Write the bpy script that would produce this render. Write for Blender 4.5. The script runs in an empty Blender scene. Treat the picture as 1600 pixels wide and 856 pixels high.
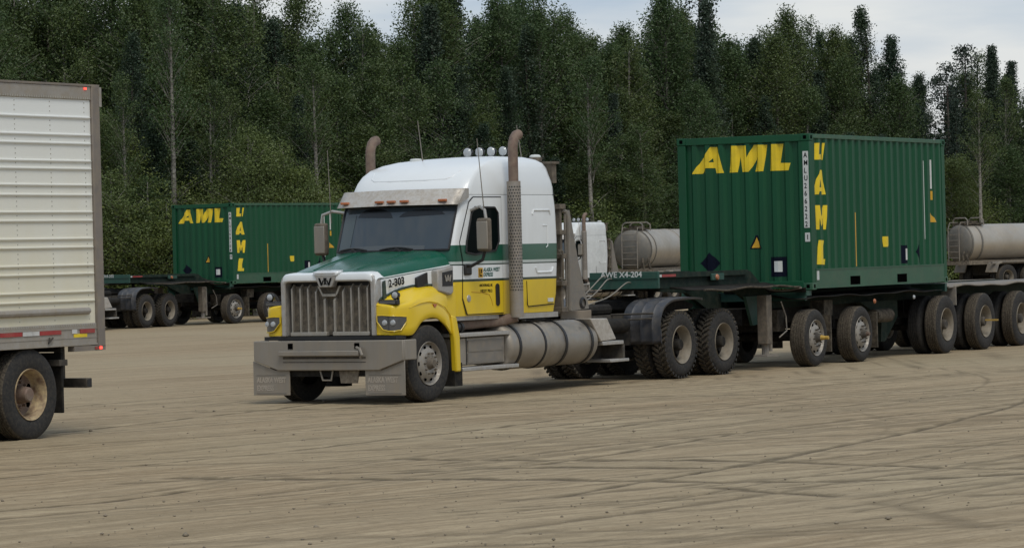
import bpy, math, random
import numpy as np
from mathutils import Matrix, Vector
sc = bpy.context.scene
C = sc.collection
R = math.radians
# ------------------------------------------------------------------ camera
CAM_H = 1.988
cam = bpy.data.cameras.new("camera"); camo = bpy.data.objects.new("camera", cam); C.objects.link(camo)
cam.sensor_width = 36.0; cam.lens = 118.9; cam.clip_start = 0.5; cam.clip_end = 3000
camo.matrix_world = Matrix.Translation((0, 0, CAM_H)) @ Matrix.Rotation(R(90 - 0.332), 4, 'X') @ Matrix.Rotation(-0.0255, 4, 'Z')
sc.camera = camo
# ------------------------------------------------------------------ sky + sun (overcast)
SUN_EL, SUN_AZ = 57.0, 160.0          # azimuth clockwise from +Y : high, behind and right of the viewer
W = bpy.data.worlds.new("World"); sc.world = W; W.use_nodes = True
nt = W.node_tree; nt.nodes.clear()
out = nt.nodes.new('ShaderNodeOutputWorld'); bg = nt.nodes.new('ShaderNodeBackground')
sky = nt.nodes.new('ShaderNodeTexSky'); sky.sky_type = 'NISHITA'; sky.sun_disc = False
sky.sun_elevation = R(SUN_EL); sky.sun_rotation = R(SUN_AZ); sky.air_density = 1.3; sky.dust_density = 2.0
tc = nt.nodes.new('ShaderNodeTexCoord'); mp = nt.nodes.new('ShaderNodeMapping'); mp.inputs['Scale'].default_value = (5.0, 5.0, 26.0)
mp.inputs['Location'].default_value = (0.35, 0.1, 0.62)
nz = nt.nodes.new('ShaderNodeTexNoise'); nz.inputs['Scale'].default_value = 1.6; nz.inputs['Detail'].default_value = 5; nz.inputs['Roughness'].default_value = .5
cr = nt.nodes.new('ShaderNodeValToRGB'); cr.color_ramp.elements[0].position = .36; cr.color_ramp.elements[0].color = (4.7, 5.9, 7.5, 1)
cr.color_ramp.elements[1].position = .66; cr.color_ramp.elements[1].color = (8.8, 9.0, 9.1, 1)
mx = nt.nodes.new('ShaderNodeMixRGB'); mx.inputs['Fac'].default_value = .82
nt.links.new(tc.outputs['Generated'], mp.inputs['Vector']); nt.links.new(mp.outputs[0], nz.inputs['Vector'])
sp = nt.nodes.new('ShaderNodeSeparateXYZ'); nt.links.new(tc.outputs['Generated'], sp.inputs[0])
mr_ = nt.nodes.new('ShaderNodeMapRange'); mr_.inputs[1].default_value = .02; mr_.inputs[2].default_value = .10; mr_.inputs[3].default_value = .22; mr_.inputs[4].default_value = -.08; nt.links.new(sp.outputs['Z'], mr_.inputs[0])
ad = nt.nodes.new('ShaderNodeMath'); ad.operation = 'ADD'; nt.links.new(nz.outputs['Fac'], ad.inputs[0]); nt.links.new(mr_.outputs[0], ad.inputs[1]); nt.links.new(ad.outputs[0], cr.inputs['Fac']); nt.links.new(sky.outputs[0], mx.inputs['Color1']); nt.links.new(cr.outputs[0], mx.inputs['Color2'])
nt.links.new(mx.outputs[0], bg.inputs['Color']); bg.inputs['Strength'].default_value = 0.08; nt.links.new(bg.outputs[0], out.inputs[0])
sun = bpy.data.lights.new("sun", 'SUN'); suno = bpy.data.objects.new("sun", sun); C.objects.link(suno)
sun.energy = 1.45; sun.angle = R(24); sun.color = (1.0, .95, .86)
az, el = R(SUN_AZ), R(SUN_EL)
suno.rotation_euler = Vector((math.sin(az) * math.cos(el), math.cos(az) * math.cos(el), math.sin(el))).to_track_quat('Z', 'Y').to_euler()
suno.location = (-20, -20, 40)
sc.view_settings.view_transform = 'Standard'; sc.view_settings.look = 'None'; sc.view_settings.exposure = 0.24; sc.view_settings.gamma = 1.0
sc.cycles.max_bounces = 5; sc.cycles.transparent_max_bounces = 8
rng = np.random.default_rng(7); random.seed(7)

# ------------------------------------------------------------------ materials
class NT:
    def __init__(s, name):
        s.m = bpy.data.materials.new(name); s.m.use_nodes = True; s.t = s.m.node_tree
        s.b = s.t.nodes['Principled BSDF']
    def n(s, typ, **kw):
        o = s.t.nodes.new('ShaderNode' + typ)
        for k, v in kw.items():
            if k in o.inputs: o.inputs[k].default_value = v
            else: setattr(o, k, v)
        return o
    def l(s, a, b): s.t.links.new(a, b)
    def coords(s, scale=(1, 1, 1), rot=(0, 0, 0), src='Object'):
        t = s.n('TexCoord'); m = s.n('Mapping'); m.inputs['Scale'].default_value = scale; m.inputs['Rotation'].default_value = rot
        s.l(t.outputs[src], m.inputs['Vector']); return m.outputs[0]
    def noise(s, scale, detail=4, rough=.55, vec=None):
        o = s.n('TexNoise', Scale=scale, Detail=detail, Roughness=rough)
        if vec is None: vec = s.coords()
        s.l(vec, o.inputs['Vector']); return o.outputs['Fac']
    def ramp(s, fac, stops):
        o = s.n('ValToRGB'); e = o.color_ramp.elements
        while len(e) < len(stops): e.new(.5)
        for i, (p, c) in enumerate(stops):
            e[i].position = p; e[i].color = (c, c, c, 1) if not hasattr(c, '__len__') else (*c, 1)
        s.l(fac, o.inputs['Fac']); return o.outputs['Color']
    def mix(s, fac, a, b, mode='MIX'):
        o = s.n('MixRGB'); o.blend_type = mode
        for v, k in ((fac, 'Fac'), (a, 'Color1'), (b, 'Color2')):
            if hasattr(v, 'is_linked'): s.l(v, o.inputs[k])
            elif k == 'Fac': o.inputs[k].default_value = v
            else: o.inputs[k].default_value = (*v, 1)
        return o.outputs[0]
    def math(s, op, a, b=0.0, c=None):
        o = s.n('Math'); o.operation = op
        for i, v in enumerate((a, b) if c is None else (a, b, c)):
            if hasattr(v, 'is_linked'): s.l(v, o.inputs[i])
            else: o.inputs[i].default_value = v
        return o.outputs[0]
    def bump(s, h, dist=.01, strength=1.0):
        o = s.n('Bump'); o.inputs['Distance'].default_value = dist; o.inputs['Strength'].default_value = strength
        s.l(h, o.inputs['Height']); s.l(o.outputs[0], s.b.inputs['Normal'])
DUST = (.27, .225, .165)
def mat(name, col, rough=.5, metal=0.0, dust=.15, col2=None, nscale=3.0, bump=0.0, bscale=30, streak=False, spec=.5, coat=0.0, low=None):
    """painted / metal / rubber surface with mottling and road dust; low=(z0,z1): dust film thickens down to z0"""
    s = NT(name); s.b.inputs['Roughness'].default_value = rough; s.b.inputs['Metallic'].default_value = metal
    s.b.inputs['Specular IOR Level'].default_value = spec
    if coat: s.b.inputs['Coat Weight'].default_value = coat; s.b.inputs['Coat Roughness'].default_value = .08
    n1 = s.noise(nscale, 6, .62, s.coords((1, 1, .25)) if streak else None)
    c2 = col2 if col2 else tuple(min(1, c * .82) for c in col)
    base = s.mix(s.ramp(n1, [(.35, 0), (.65, 1)]), col, c2)
    n2 = s.noise(nscale * 2.7, 7, .68, s.coords((1, 1, .2)) if streak else None)
    d = s.ramp(n2, [(.42, 0.0), (.75, 1.0)])
    d = s.math('MULTIPLY', d, min(1, dust * 2.2)); d = s.math('ADD', d, dust * .45)
    if low:
        sep = s.n('SeparateXYZ'); s.l(s.coords(), sep.inputs[0])
        g = s.n('MapRange'); g.inputs[1].default_value = low[0]; g.inputs[2].default_value = low[1]; g.inputs[3].default_value = 1; g.inputs[4].default_value = 0
        s.l(sep.outputs['Z'], g.inputs[0]); gg = s.math('MULTIPLY', g.outputs[0], s.math('ADD', n2, .1)); d = s.math('MINIMUM', s.math('ADD', d, s.math('MULTIPLY', gg, low[2])), .95)
    base = s.mix(d, base, DUST); s.l(base, s.b.inputs['Base Color'])
    r = s.math('ADD', s.math('MULTIPLY', d, .5), rough); s.l(s.math('MINIMUM', r, .95), s.b.inputs['Roughness'])
    if metal: s.l(s.math('MULTIPLY', s.math('SUBTRACT', 1.0, d), metal), s.b.inputs['Metallic'])
    if bump: s.bump(s.noise(bscale, 5), bump)
    return s.m
def band_paint(name, bands, top, low=None, slope=0.0, x0=0.0, rough=.28):
    """livery painted in horizontal bands (object space height, optionally along a slanted waist line)"""
    s = NT(name); sep = s.n('SeparateXYZ'); s.l(s.coords(), sep.inputs[0]); z = sep.outputs['Z']
    if slope: z = s.math('SUBTRACT', z, s.math('MULTIPLY', s.math('SUBTRACT', sep.outputs['X'], x0), slope))
    col = top
    for zt, c in bands:              # from high to low : below zt the colour is c
        f = s.math('LESS_THAN', z, zt); col = s.mix(f, col, c)
    n2 = s.noise(5, 7, .65, s.coords((1, 1, .3)))
    d = s.math('MULTIPLY', s.ramp(n2, [(.45, 0.0), (.8, 1.0)]), .12); d = s.math('ADD', d, .004)
    g = s.n('MapRange'); g.inputs[1].default_value = 1.05; g.inputs[2].default_value = 1.75; g.inputs[3].default_value = .2; g.inputs[4].default_value = 0
    s.l(sep.outputs['Z'], g.inputs[0]); d = s.math('ADD', d, s.math('MULTIPLY', g.outputs[0], n2))
    s.l(s.mix(d, col, DUST), s.b.inputs['Base Color'])
    s.l(s.math('ADD', s.math('MULTIPLY', d, .8), rough), s.b.inputs['Roughness']); s.b.inputs['Coat Weight'].default_value = .08; s.b.inputs['Specular IOR Level'].default_value = .35
    s.b.inputs['Coat Roughness'].default_value = .1
    return s.m
WHITE = (.72, .74, .74); TGREEN = (.003, .082, .047); YEL = (.72, .50, .008); DGREEN = (.006, .03, .022)
M = {}
M['cab'] = band_paint('cab_paint', [(2.135, TGREEN), (1.905, (.45, .5, .48)), (1.868, DGREEN), (1.85, WHITE), (1.655, DGREEN), (1.62, YEL)], WHITE)
M['hood'] = band_paint('hood_paint', [(1.705, (.6, .65, .63)), (1.69, DGREEN), (1.678, WHITE)], TGREEN, slope=.108, x0=-.72, rough=.22)
M['white'] = mat('white_paint', WHITE, .3, col2=(.70, .72, .72), dust=.012, nscale=2, coat=.2)
M['yellow'] = mat('yellow_paint', YEL, .3, dust=.015, nscale=2.5, coat=.2, col2=(.69, .48, .008), low=(.3, 1.2, .12))
M['allwhite'] = mat('plain_white_paint', (.7, .72, .71), .35, dust=.08)
M['dkgreen'] = mat('dark_green_stripe', DGREEN, .4, dust=.05)
M['chrome'] = mat('dusty_bright_metal', (.5, .49, .47), .42, .75, dust=.28, nscale=4)
M['visor'] = mat('weathered_visor_metal', (.58, .55, .5), .4, .55, dust=.3, nscale=6, col2=(.50, .46, .41))
M['bumper'] = mat('dusty_bumper_metal', (.30, .275, .24), .42, .6, dust=.3, nscale=2.2, streak=True, low=(.1, .9, .4))
M['grille'] = mat('grille_bar_metal', (.42, .40, .36), .38, .75, dust=.3, nscale=5)
M['mesh'] = mat('bug_screen', (.07, .062, .052), .85, 0, dust=.35, nscale=6)
M['black'] = mat('black_plastic', (.008, .008, .009), .5, dust=.015)
M['dark'] = mat('grimy_black_steel', (.008, .008, .008), .8, dust=.05, nscale=4, spec=.2)
M['frame'] = mat('grimy_frame_steel', (.02, .018, .016), .8, dust=.15, nscale=3)
M['browndirt'] = mat('mud_covered_steel', (.09, .07, .052), .9, dust=.4, nscale=4)
M['rubber'] = mat('tyre_rubber', (.016, .017, .019), .85, dust=.07, nscale=9, spec=.3)
M['tread'] = mat('dusty_tread_rubber', (.022, .021, .019), .9, dust=.22, nscale=12, spec=.2)
M['ribtread'] = mat('dusty_rib_tread_rubber', (.030, .027, .024), .95, dust=.22, nscale=14, spec=.1)
M['flap'] = mat('mud_flap_rubber', (.02, .017, .014), .9, dust=.22, nscale=3, spec=.2)
M['fender'] = mat('blue_black_poly_fender', (.024, .03, .042), .48, dust=.12, nscale=2.5)
M['alu'] = mat('aluminium_wheel', (.34, .32, .29), .45, .6, dust=.3, nscale=12)
M['steelrim'] = mat('cream_steel_rim', (.21, .185, .145), .55, .1, dust=.3, nscale=9, col2=(.13, .11, .08))
M['rustrim'] = mat('rusty_cream_rim', (.5, .38, .2), .6, .1, dust=.25, nscale=9, col2=(.14, .07, .035))
M['tank'] = mat('dusty_fuel_tank_aluminium', (.34, .31, .27), .36, .75, dust=.28, nscale=3)
M['stack'] = mat('stack_shield_metal', (.34, .31, .28), .45, .6, dust=.3, nscale=6)
M['rustpipe'] = mat('heat_browned_pipe', (.20, .13, .10), .6, .4, dust=.25, nscale=6, col2=(.13, .085, .07))
M['rack'] = mat('headache_rack_metal', (.09, .074, .058), .75, .1, dust=.25, nscale=4)
M['shield'] = mat('grey_side_extender', (.17, .158, .142), .6, .1, dust=.25, nscale=3)
M['amber'] = mat('amber_lens', (.45, .12, .03), .3, dust=.15)
M['yellowhub'] = mat('yellow_hub_plastic', (.55, .34, .04), .5, dust=.2)
M['redlens'] = mat('red_lens', (.30, .012, .01), .3, dust=.12)
M['refl_red'] = mat('red_reflective_tape', (.33, .01, .012), .4, dust=.12)
M['refl_white'] = mat('white_reflective_tape', (.6, .6, .58), .4, dust=.15)
M['lens'] = mat('clear_lamp_lens', (.42, .44, .45), .12, 0, dust=.02, coat=.6)
M['lampdark'] = mat('smoked_headlight_lens', (.06, .065, .07), .15, 0, dust=.06, coat=.6)
M['cgreen'] = mat('container_green_paint', (.0025, .068, .026), .5, dust=.006, col2=(.0025, .055, .022), spec=.3, nscale=1.3, streak=True)
_t = M['cgreen'].node_tree; _b = _t.nodes['Principled BSDF']; _src = _b.inputs['Base Color'].links[0].from_socket
_tc = _t.nodes.new('ShaderNodeTexCoord'); _mp = _t.nodes.new('ShaderNodeMapping'); _mp.inputs['Scale'].default_value = (1, 1, .35); _n = _t.nodes.new('ShaderNodeTexNoise'); _n.inputs['Scale'].default_value = 7; _n.inputs['Detail'].default_value = 9; _n.inputs['Roughness'].default_value = .72
_r = _t.nodes.new('ShaderNodeValToRGB'); _r.color_ramp.elements[0].position = .66; _r.color_ramp.elements[1].position = .72; _r.color_ramp.elements[0].color = (0, 0, 0, 1); _r.color_ramp.elements[1].color = (.7, .7, .7, 1)
_m = _t.nodes.new('ShaderNodeMixRGB'); _m.inputs['Color2'].default_value = (.075, .045, .022, 1)
for a_, b_ in ((_tc.outputs['Object'], _mp.inputs[0]), (_mp.outputs[0], _n.inputs['Vector']), (_n.outputs['Fac'], _r.inputs[0]), (_r.outputs[0], _m.inputs['Fac']), (_src, _m.inputs['Color1']), (_m.outputs[0], _b.inputs['Base Color'])): _t.links.new(a_, b_)
M['cgreen_pale'] = mat('container_rail_green', (.012, .085, .04), .5, dust=.06, nscale=2)
M['fgreen'] = mat('chassis_green_paint', (.006, .06, .042), .55, dust=.05, nscale=3)
M['fgreen_dark'] = mat('grimy_chassis_green', (.004, .018, .013), .8, dust=.05, spec=.2, nscale=3)
M['ayellow'] = mat('container_yellow_print', (.80, .58, .004), .45, dust=.05)
M['ayellow2'] = mat('orange_yellow_decal', (.62, .34, .01), .45, dust=.05)
M['navy'] = mat('navy_black_decal', (.006, .008, .018), .8, dust=.0, spec=.08)
M['void'] = mat('open_hole', (.002, .002, .002), .9, dust=.0, spec=.0)
M['flapprint'] = mat('pale_raised_print', (.40, .35, .29), .7, dust=.1)
M['stickerwhite'] = mat('white_sticker', (.62, .64, .62), .5, dust=.1)
M['print_black'] = mat('black_print', (.008, .009, .009), .7, dust=.0, spec=.1)
M['print_green'] = mat('green_print', (.01, .09, .07), .5, dust=.02)
M['belt'] = mat('worn_grey_belting_edge', (.16, .15, .14), .7, dust=.4, nscale=2)
M['tanker'] = mat('dusty_tanker_shell', (.50, .45, .38), .34, .75, dust=.2, nscale=.8)
M['tankhead'] = mat('tanker_head_metal', (.16, .155, .14), .5, .4, dust=.2, nscale=1.5)
M['hose'] = mat('pale_air_line', (.2, .19, .17), .6, dust=.3)
M['siren'] = mat('wooden_tan_box', (.25, .2, .15), .8, dust=.3)
s = NT('reefer_white_panel'); n2 = s.noise(2.2, 6, .6, s.coords((1, 1, .35))); sep = s.n('SeparateXYZ'); s.l(s.coords(), sep.inputs[0])
g = s.n('MapRange'); g.inputs[1].default_value = 1.3; g.inputs[2].default_value = 3.9; g.inputs[3].default_value = .95; g.inputs[4].default_value = .0; s.l(sep.outputs['Z'], g.inputs[0])
f = s.math('MULTIPLY', g.outputs[0], s.math('ADD', n2, .35)); s.l(s.mix(f, (.74, .75, .72), (.64, .58, .40)), s.b.inputs['Base Color']); s.b.inputs['Roughness'].default_value = .42; M['reefer'] = s.m
s.bump(s.noise(1.6, 2), .004)
M['rivet'] = mat('dull_rivet', (.42, .41, .36), .6, dust=.1)
M['reeferrail'] = mat('grey_aluminium_rail', (.36, .335, .30), .5, .35, dust=.35, nscale=3)
M['reefergrey'] = mat('dull_rear_post', (.2, .175, .155), .6, .2, dust=.3, nscale=3)
s = NT('windscreen_glass'); s.b.inputs['Base Color'].default_value = (.040, .052, .062, 1); s.b.inputs['Roughness'].default_value = .06; s.b.inputs['Specular IOR Level'].default_value = .55
s.b.inputs['Coat Weight'].default_value = .12; s.b.inputs['Coat Roughness'].default_value = .04; M['glass'] = s.m
s = NT('side_window_glass'); s.b.inputs['Base Color'].default_value = (.003, .006, .006, 1); s.b.inputs['Roughness'].default_value = .05; s.b.inputs['Specular IOR Level'].default_value = .05; s.b.inputs['IOR'].default_value = 1.2; M['sideglass'] = s.m
for nm_, c_ in (('dash', (.075, .085, .09)), ('painted_reflection', (.06, .078, .082))):
    s = NT('windscreen_patch_' + nm_); s.b.inputs['Base Color'].default_value = (*c_, 1); s.b.inputs['Roughness'].default_value = .15; M[nm_] = s.m  # flat patches laid on the windscreen; the paler green-grey one paints a reflection
s = NT('cab_interior_shade'); s.b.inputs['Base Color'].default_value = (.004, .005, .006, 1); s.b.inputs['Roughness'].default_value = .25; M['interior'] = s.m
def emis(name, col, e):
    s = NT(name); s.b.inputs['Base Color'].default_value = (*col, 1); s.b.inputs['Emission Color'].default_value = (*col, 1); s.b.inputs['Emission Strength'].default_value = e; return s.m
M['redlit'] = emis('lit_red_lamp', (1.0, .06, .04), 2.2)
# leaves and bark
def leafmat(name, cs, transl=.25):
    s = NT(name); s.t.nodes.remove(s.b); o = s.t.nodes['Material Output']
    at = s.n('Attribute'); at.attribute_name = 'tone'; oi = s.n('ObjectInfo')
    c = s.mix(at.outputs['Fac'], cs[0], cs[1])
    c = s.mix(s.math('MULTIPLY', oi.outputs['Random'], .7), c, cs[2])
    d = s.n('BsdfDiffuse'); t = s.n('BsdfTranslucent'); g = s.n('BsdfGlossy'); g.inputs['Roughness'].default_value = .5
    s.l(c, d.inputs[0]); s.l(c, t.inputs[0]); mxs = s.n('MixShader'); mxs.inputs[0].default_value = transl
    s.l(d.outputs[0], mxs.inputs[1]); s.l(t.outputs[0], mxs.inputs[2]); m2 = s.n('MixShader'); m2.inputs[0].default_value = .03
    s.l(mxs.outputs[0], m2.inputs[1]); s.l(g.outputs[0], m2.inputs[2]); s.l(m2.outputs[0], o.inputs[0]); return s.m
M['leaf_birch'] = leafmat('birch_leaves', [(.026, .047, .015), (.125, .160, .044), (.046, .088, .032)])
M['leaf_dark'] = leafmat('poplar_leaves', [(.017, .033, .018), (.072, .105, .050), (.030, .058, .038)])
M['leaf_bush'] = leafmat('willow_leaves', [(.055, .080, .022), (.20, .235, .055), (.09, .125, .040)])
M['needle'] = leafmat('spruce_needles', [(.018, .034, .021), (.056, .082, .048), (.036, .056, .040)], .1)
M['needle_grey'] = leafmat('grey_tamarack_needles', [(.028, .04, .03), (.06, .078, .055), (.04, .06, .045)], .1)
def bark(name, a, b):
    s = NT(name); n = s.noise(3, 6, .7, s.coords((2, 2, 4))); s.l(s.mix(s.ramp(n, [(.42, 0), (.58, 1)]), a, b), s.b.inputs['Base Color']); s.b.inputs['Roughness'].default_value = .9; s.b.inputs['Specular IOR Level'].default_value = .2; return s.m
M['bark_birch'] = bark('birch_bark', (.30, .28, .24), (.12, .11, .095)); M['bark_dark'] = bark('dark_bark', (.10, .085, .07), (.05, .042, .035))
# ground
s = NT('packed_gravel')
def stretched(rot, sx, sy, detail, rough, loc=0.0):
    m_ = s.n('Mapping'); m_.inputs['Scale'].default_value = (sx, sy, 1); m_.inputs['Location'].default_value = (loc, loc, 0); s.l(s.coords(rot=(0, 0, R(rot))), m_.inputs['Vector']); return s.noise(1.0, detail, rough, m_.outputs[0])
sa = stretched(47, 7.0, .10, 6, .62); sb = stretched(38, 3.0, .07, 7, .66, 3.3); sd_ = stretched(80, 4.0, .09, 6, .62, 7.7); se = stretched(30, 12.0, .3, 6, .7, 1.2)
fine = s.noise(38, 6, .7); big = s.noise(.10, 4, .5); mid = s.noise(3.4, 8, .70); gr = s.noise(10, 7, .85)
c = s.mix(s.ramp(sb, [(.40, 0), (.60, 1)]), (.280, .208, .126), (.385, .298, .190))
c = s.mix(s.ramp(sa, [(.42, .6), (.52, 0)]), c, (.195, .146, .086)); c = s.mix(s.ramp(sa, [(.54, 0), (.68, .6)]), c, (.41, .335, .215))
c = s.mix(s.ramp(sd_, [(.40, .45), (.50, 0)]), c, (.20, .152, .092)); c = s.mix(s.ramp(se, [(.40, .3), (.52, 0)]), c, (.20, .152, .095))
c = s.mix(s.ramp(big, [(.4, 0), (.65, .5)]), c, (.35, .295, .195))
c = s.mix(s.ramp(mid, [(.36, .35), (.50, 0)]), c, (.21, .163, .10)); c = s.mix(s.ramp(mid, [(.56, 0), (.70, .3)]), c, (.42, .345, .22))
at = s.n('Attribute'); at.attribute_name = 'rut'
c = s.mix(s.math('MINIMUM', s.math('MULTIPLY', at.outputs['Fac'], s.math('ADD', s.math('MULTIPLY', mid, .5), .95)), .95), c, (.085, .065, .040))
at2 = s.n('Attribute'); at2.attribute_name = 'berm'; c = s.mix(s.math('MULTIPLY', at2.outputs['Fac'], .16), c, (.43, .36, .24))
c = s.mix(s.ramp(gr, [(.36, .55), (.46, 0)]), c, (.150, .115, .072)); c = s.mix(s.ramp(gr, [(.54, 0), (.68, .35)]), c, (.45, .38, .26))
c = s.mix(s.ramp(fine, [(.32, .45), (.46, 0)]), c, (.14, .11, .075)); c = s.mix(s.ramp(fine, [(.6, 0), (.78, .4)]), c, (.44, .38, .27))
s.l(c, s.b.inputs['Base Color']); s.b.inputs['Roughness'].default_value = .95; s.b.inputs['Specular IOR Level'].default_value = .12
bb = s.math('ADD', s.math('MULTIPLY', fine, .35), s.math('ADD', s.math('MULTIPLY', sa, .9), s.math('MULTIPLY', mid, .5))); s.bump(bb, .015, .5); M['ground'] = s.m
s = NT('forest_soil'); n = s.noise(.8, 6, .6); s.l(s.mix(n, (.04, .05, .02), (.11, .10, .055)), s.b.inputs['Base Color']); s.b.inputs['Roughness'].default_value = 1; M['soil'] = s.m
M['stone'] = mat('pebble_grey', (.20, .17, .13), .95, dust=.5, nscale=1.0, spec=.1)

# ------------------------------------------------------------------ mesh builder
class MB:
    def __init__(s): s.v = []; s.f = []
    def add(s, vs, fs):
        o = len(s.v); s.v += [tuple(map(float, p)) for p in vs]; s.f += [tuple(i + o for i in f) for f in fs]; return s
    def box(s, x0, x1, y0, y1, z0, z1, rot=None, piv=None):
        vs = [(x, y, z) for x in (x0, x1) for y in (y0, y1) for z in (z0, z1)]
        if rot is not None:
            pv = Vector(piv if piv else ((x0 + x1) / 2, (y0 + y1) / 2, (z0 + z1) / 2)); vs = [tuple(rot @ (Vector(p) - pv) + pv) for p in vs]
        return s.add(vs, [(0, 1, 3, 2), (4, 6, 7, 5), (0, 4, 5, 1), (2, 3, 7, 6), (0, 2, 6, 4), (1, 5, 7, 3)])
    def prism(s, poly, a, b, plane='xz'):
        n = len(poly)
        def P(u, w, t): return (u, t, w) if plane == 'xz' else ((t, u, w) if plane == 'yz' else (u, w, t))
        vs = [P(u, w, a) for u, w in poly] + [P(u, w, b) for u, w in poly]
        return s.add(vs, [tuple(range(n)), tuple(range(2 * n - 1, n - 1, -1))] + [(i, i + n, (i + 1) % n + n, (i + 1) % n) for i in range(n)])
    def tube(s, pts, r, n=8, cap=True):
        pts = [Vector(p) for p in pts]; rr = r if hasattr(r, '__len__') else [r] * len(pts); vs = []
        a = None
        for i, p in enumerate(pts):
            d = (pts[min(i + 1, len(pts) - 1)] - pts[max(i - 1, 0)]).normalized()
            if a is None: a = d.cross(Vector((0, 0, 1)) if abs(d.z) < .9 else Vector((1, 0, 0))).normalized()
            else: a = (a - d * a.dot(d)).normalized()
            b = d.cross(a)
            vs += [p + (a * math.cos(t) + b * math.sin(t)) * rr[i] for t in [2 * math.pi * k / n for k in range(n)]]
        fs = [(i * n + k, i * n + (k + 1) % n, (i + 1) * n + (k + 1) % n, (i + 1) * n + k) for i in range(len(pts) - 1) for k in range(n)]
        if cap: fs += [tuple(range(n)), tuple(range((len(pts) - 1) * n + n - 1, (len(pts) - 1) * n - 1, -1))]
        return s.add(vs, fs)
    def cyl(s, a, b, r, n=16): return s.tube([a, b], r, n)
    def lathe(s, prof, c=(0, 0, 0), n=40, axis='y', closed=False):
        """prof: (radius, t along axis)"""
        vs = []
        for r, t in prof:
            for k in range(n):
                a = 2 * math.pi * k / n; u, w = r * math.cos(a), r * math.sin(a)
                vs.append((c[0] + u, c[1] + t, c[2] + w) if axis == 'y' else ((c[0] + t, c[1] + u, c[2] + w) if axis == 'x' else (c[0] + u, c[1] + w, c[2] + t)))
        m = len(prof); fs = [(i * n + k, i * n + (k + 1) % n, ((i + 1) % m) * n + (k + 1) % n, ((i + 1) % m) * n + k) for i in range(m if closed else m - 1) for k in range(n)]
        return s.add(vs, fs)
    def loft(s, rows, closed=False, cap=False):
        n = len(rows[0]); vs = [p for r in rows for p in r]; k = n if closed else n - 1
        fs = [(i * n + j, i * n + (j + 1) % n, (i + 1) * n + (j + 1) % n, (i + 1) * n + j) for i in range(len(rows) - 1) for j in range(k)]
        if cap: fs += [tuple(range(n)), tuple(range((len(rows) - 1) * n + n - 1, (len(rows) - 1) * n - 1, -1))]
        return s.add(vs, fs)
    def mesh(s, name, smooth=False, angle=35):
        me = bpy.data.meshes.new(name); me.from_pydata(s.v, [], s.f)
        import bmesh
        b = bmesh.new(); b.from_mesh(me); bmesh.ops.recalc_face_normals(b, faces=b.faces); b.to_mesh(me); b.free()
        if smooth:
            me.shade_smooth() if hasattr(me, 'shade_smooth') else None
            try: me.set_sharp_from_angle(angle=R(angle))
            except Exception: pass
        return me
SPLIT = {'visor_end', 'tank_head', 'tool_box', 'sleeper_moulding', 'wipers', 'roof_seam', 'fender_bracket', 'air_tanks', 'hood_rib', 'guard_hoop', 'valve_pipe', 'guard_arm', 'air_reservoir', 'side_skirt', 'bumper_slot', 'reflector', 'side_rail', 'flap_edge', 'rail_lip', 'rear_sill', 'door_frame', 'number_strip', 'walkway', 'deck_plate', 'frame', 'exhaust_elbow', 'logo_mark', 'box_cover'}
SINGLE = {'wipers': 'wiper', 'air_tanks': 'air_tank'}
def islands(mb):
    par = list(range(len(mb.v)))
    def fd(i):
        while par[i] != i: par[i] = par[par[i]]; i = par[i]
        return i
    for f in mb.f:
        for k in f[1:]: par[fd(f[0])] = fd(k)
    g = {}
    for f in mb.f: g.setdefault(fd(f[0]), []).append(f)
    out = []
    for fs in g.values():
        ix = sorted({i for f in fs for i in f}); mp_ = {j: i for i, j in enumerate(ix)}; m = MB(); m.v = [mb.v[i] for i in ix]; m.f = [tuple(mp_[i] for i in f) for f in fs]; out.append(m)
    return out
def obj(name, mb, m, parent=None, smooth=False, bevel=0, loc=None, seg=2, angle=35):
    if name in SPLIT and isinstance(mb, MB):
        n1 = SINGLE.get(name, name); SPLIT.discard(n1); r_ = [obj(n1 if n1 != name else '_' + name, k, m, parent, smooth, bevel, loc, seg, angle) for k in islands(mb)]; SPLIT.add(name)
        for k in r_:
            if k.name.startswith('_'): k.name = n1
        return r_[0]
    me = mb if isinstance(mb, bpy.types.Mesh) else mb.mesh(name, smooth or bool(bevel), angle)
    if len(me.materials) == 0 and m: me.materials.append(M[m] if isinstance(m, str) else m)
    o = bpy.data.objects.new(name, me); C.objects.link(o)
    if parent: o.parent = parent
    if loc is not None: o.location = loc
    if bevel:
        b = o.modifiers.new('bevel', 'BEVEL'); b.width = bevel; b.segments = seg; b.limit_method = 'ANGLE'; b.angle_limit = R(40); b.harden_normals = False
    return o
def thing(name, label, cat, loc=(0, 0, 0), rz=0, group=None):
    o = bpy.data.objects.new(name, None); C.objects.link(o); o.location = loc; o.rotation_euler = (0, 0, rz); o.empty_display_size = .3
    o['label'] = label; o['category'] = cat
    if group: o['group'] = group
    return o
def copy_tree(o, parent=None):
    c = o.copy(); C.objects.link(c); c.parent = parent
    for ch in list(o.children): copy_tree(ch, c)
    return c
def catmull(P, k):
    P = np.array(P, float); n = len(P); out = []
    for i in range(n - 1):
        p0, p1, p2, p3 = P[max(i - 1, 0)], P[i], P[i + 1], P[min(i + 2, n - 1)]
        for t in np.arange(k) / k: out.append(.5 * ((2 * p1) + (-p0 + p2) * t + (2 * p0 - 5 * p1 + 4 * p2 - p3) * t * t + (-p0 + 3 * p1 - 3 * p2 + p3) * t ** 3))
    out.append(P[-1]); return np.array(out)
def smooth_grid(G, k1, k2):
    G = np.array(G, float)
    G = catmull(G, k1) if k1 > 1 else G
    if k2 > 1: G = np.swapaxes(catmull(np.swapaxes(G, 0, 1), k2), 0, 1)
    return [[tuple(p) for p in row] for row in G]
_fc = {}
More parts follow.
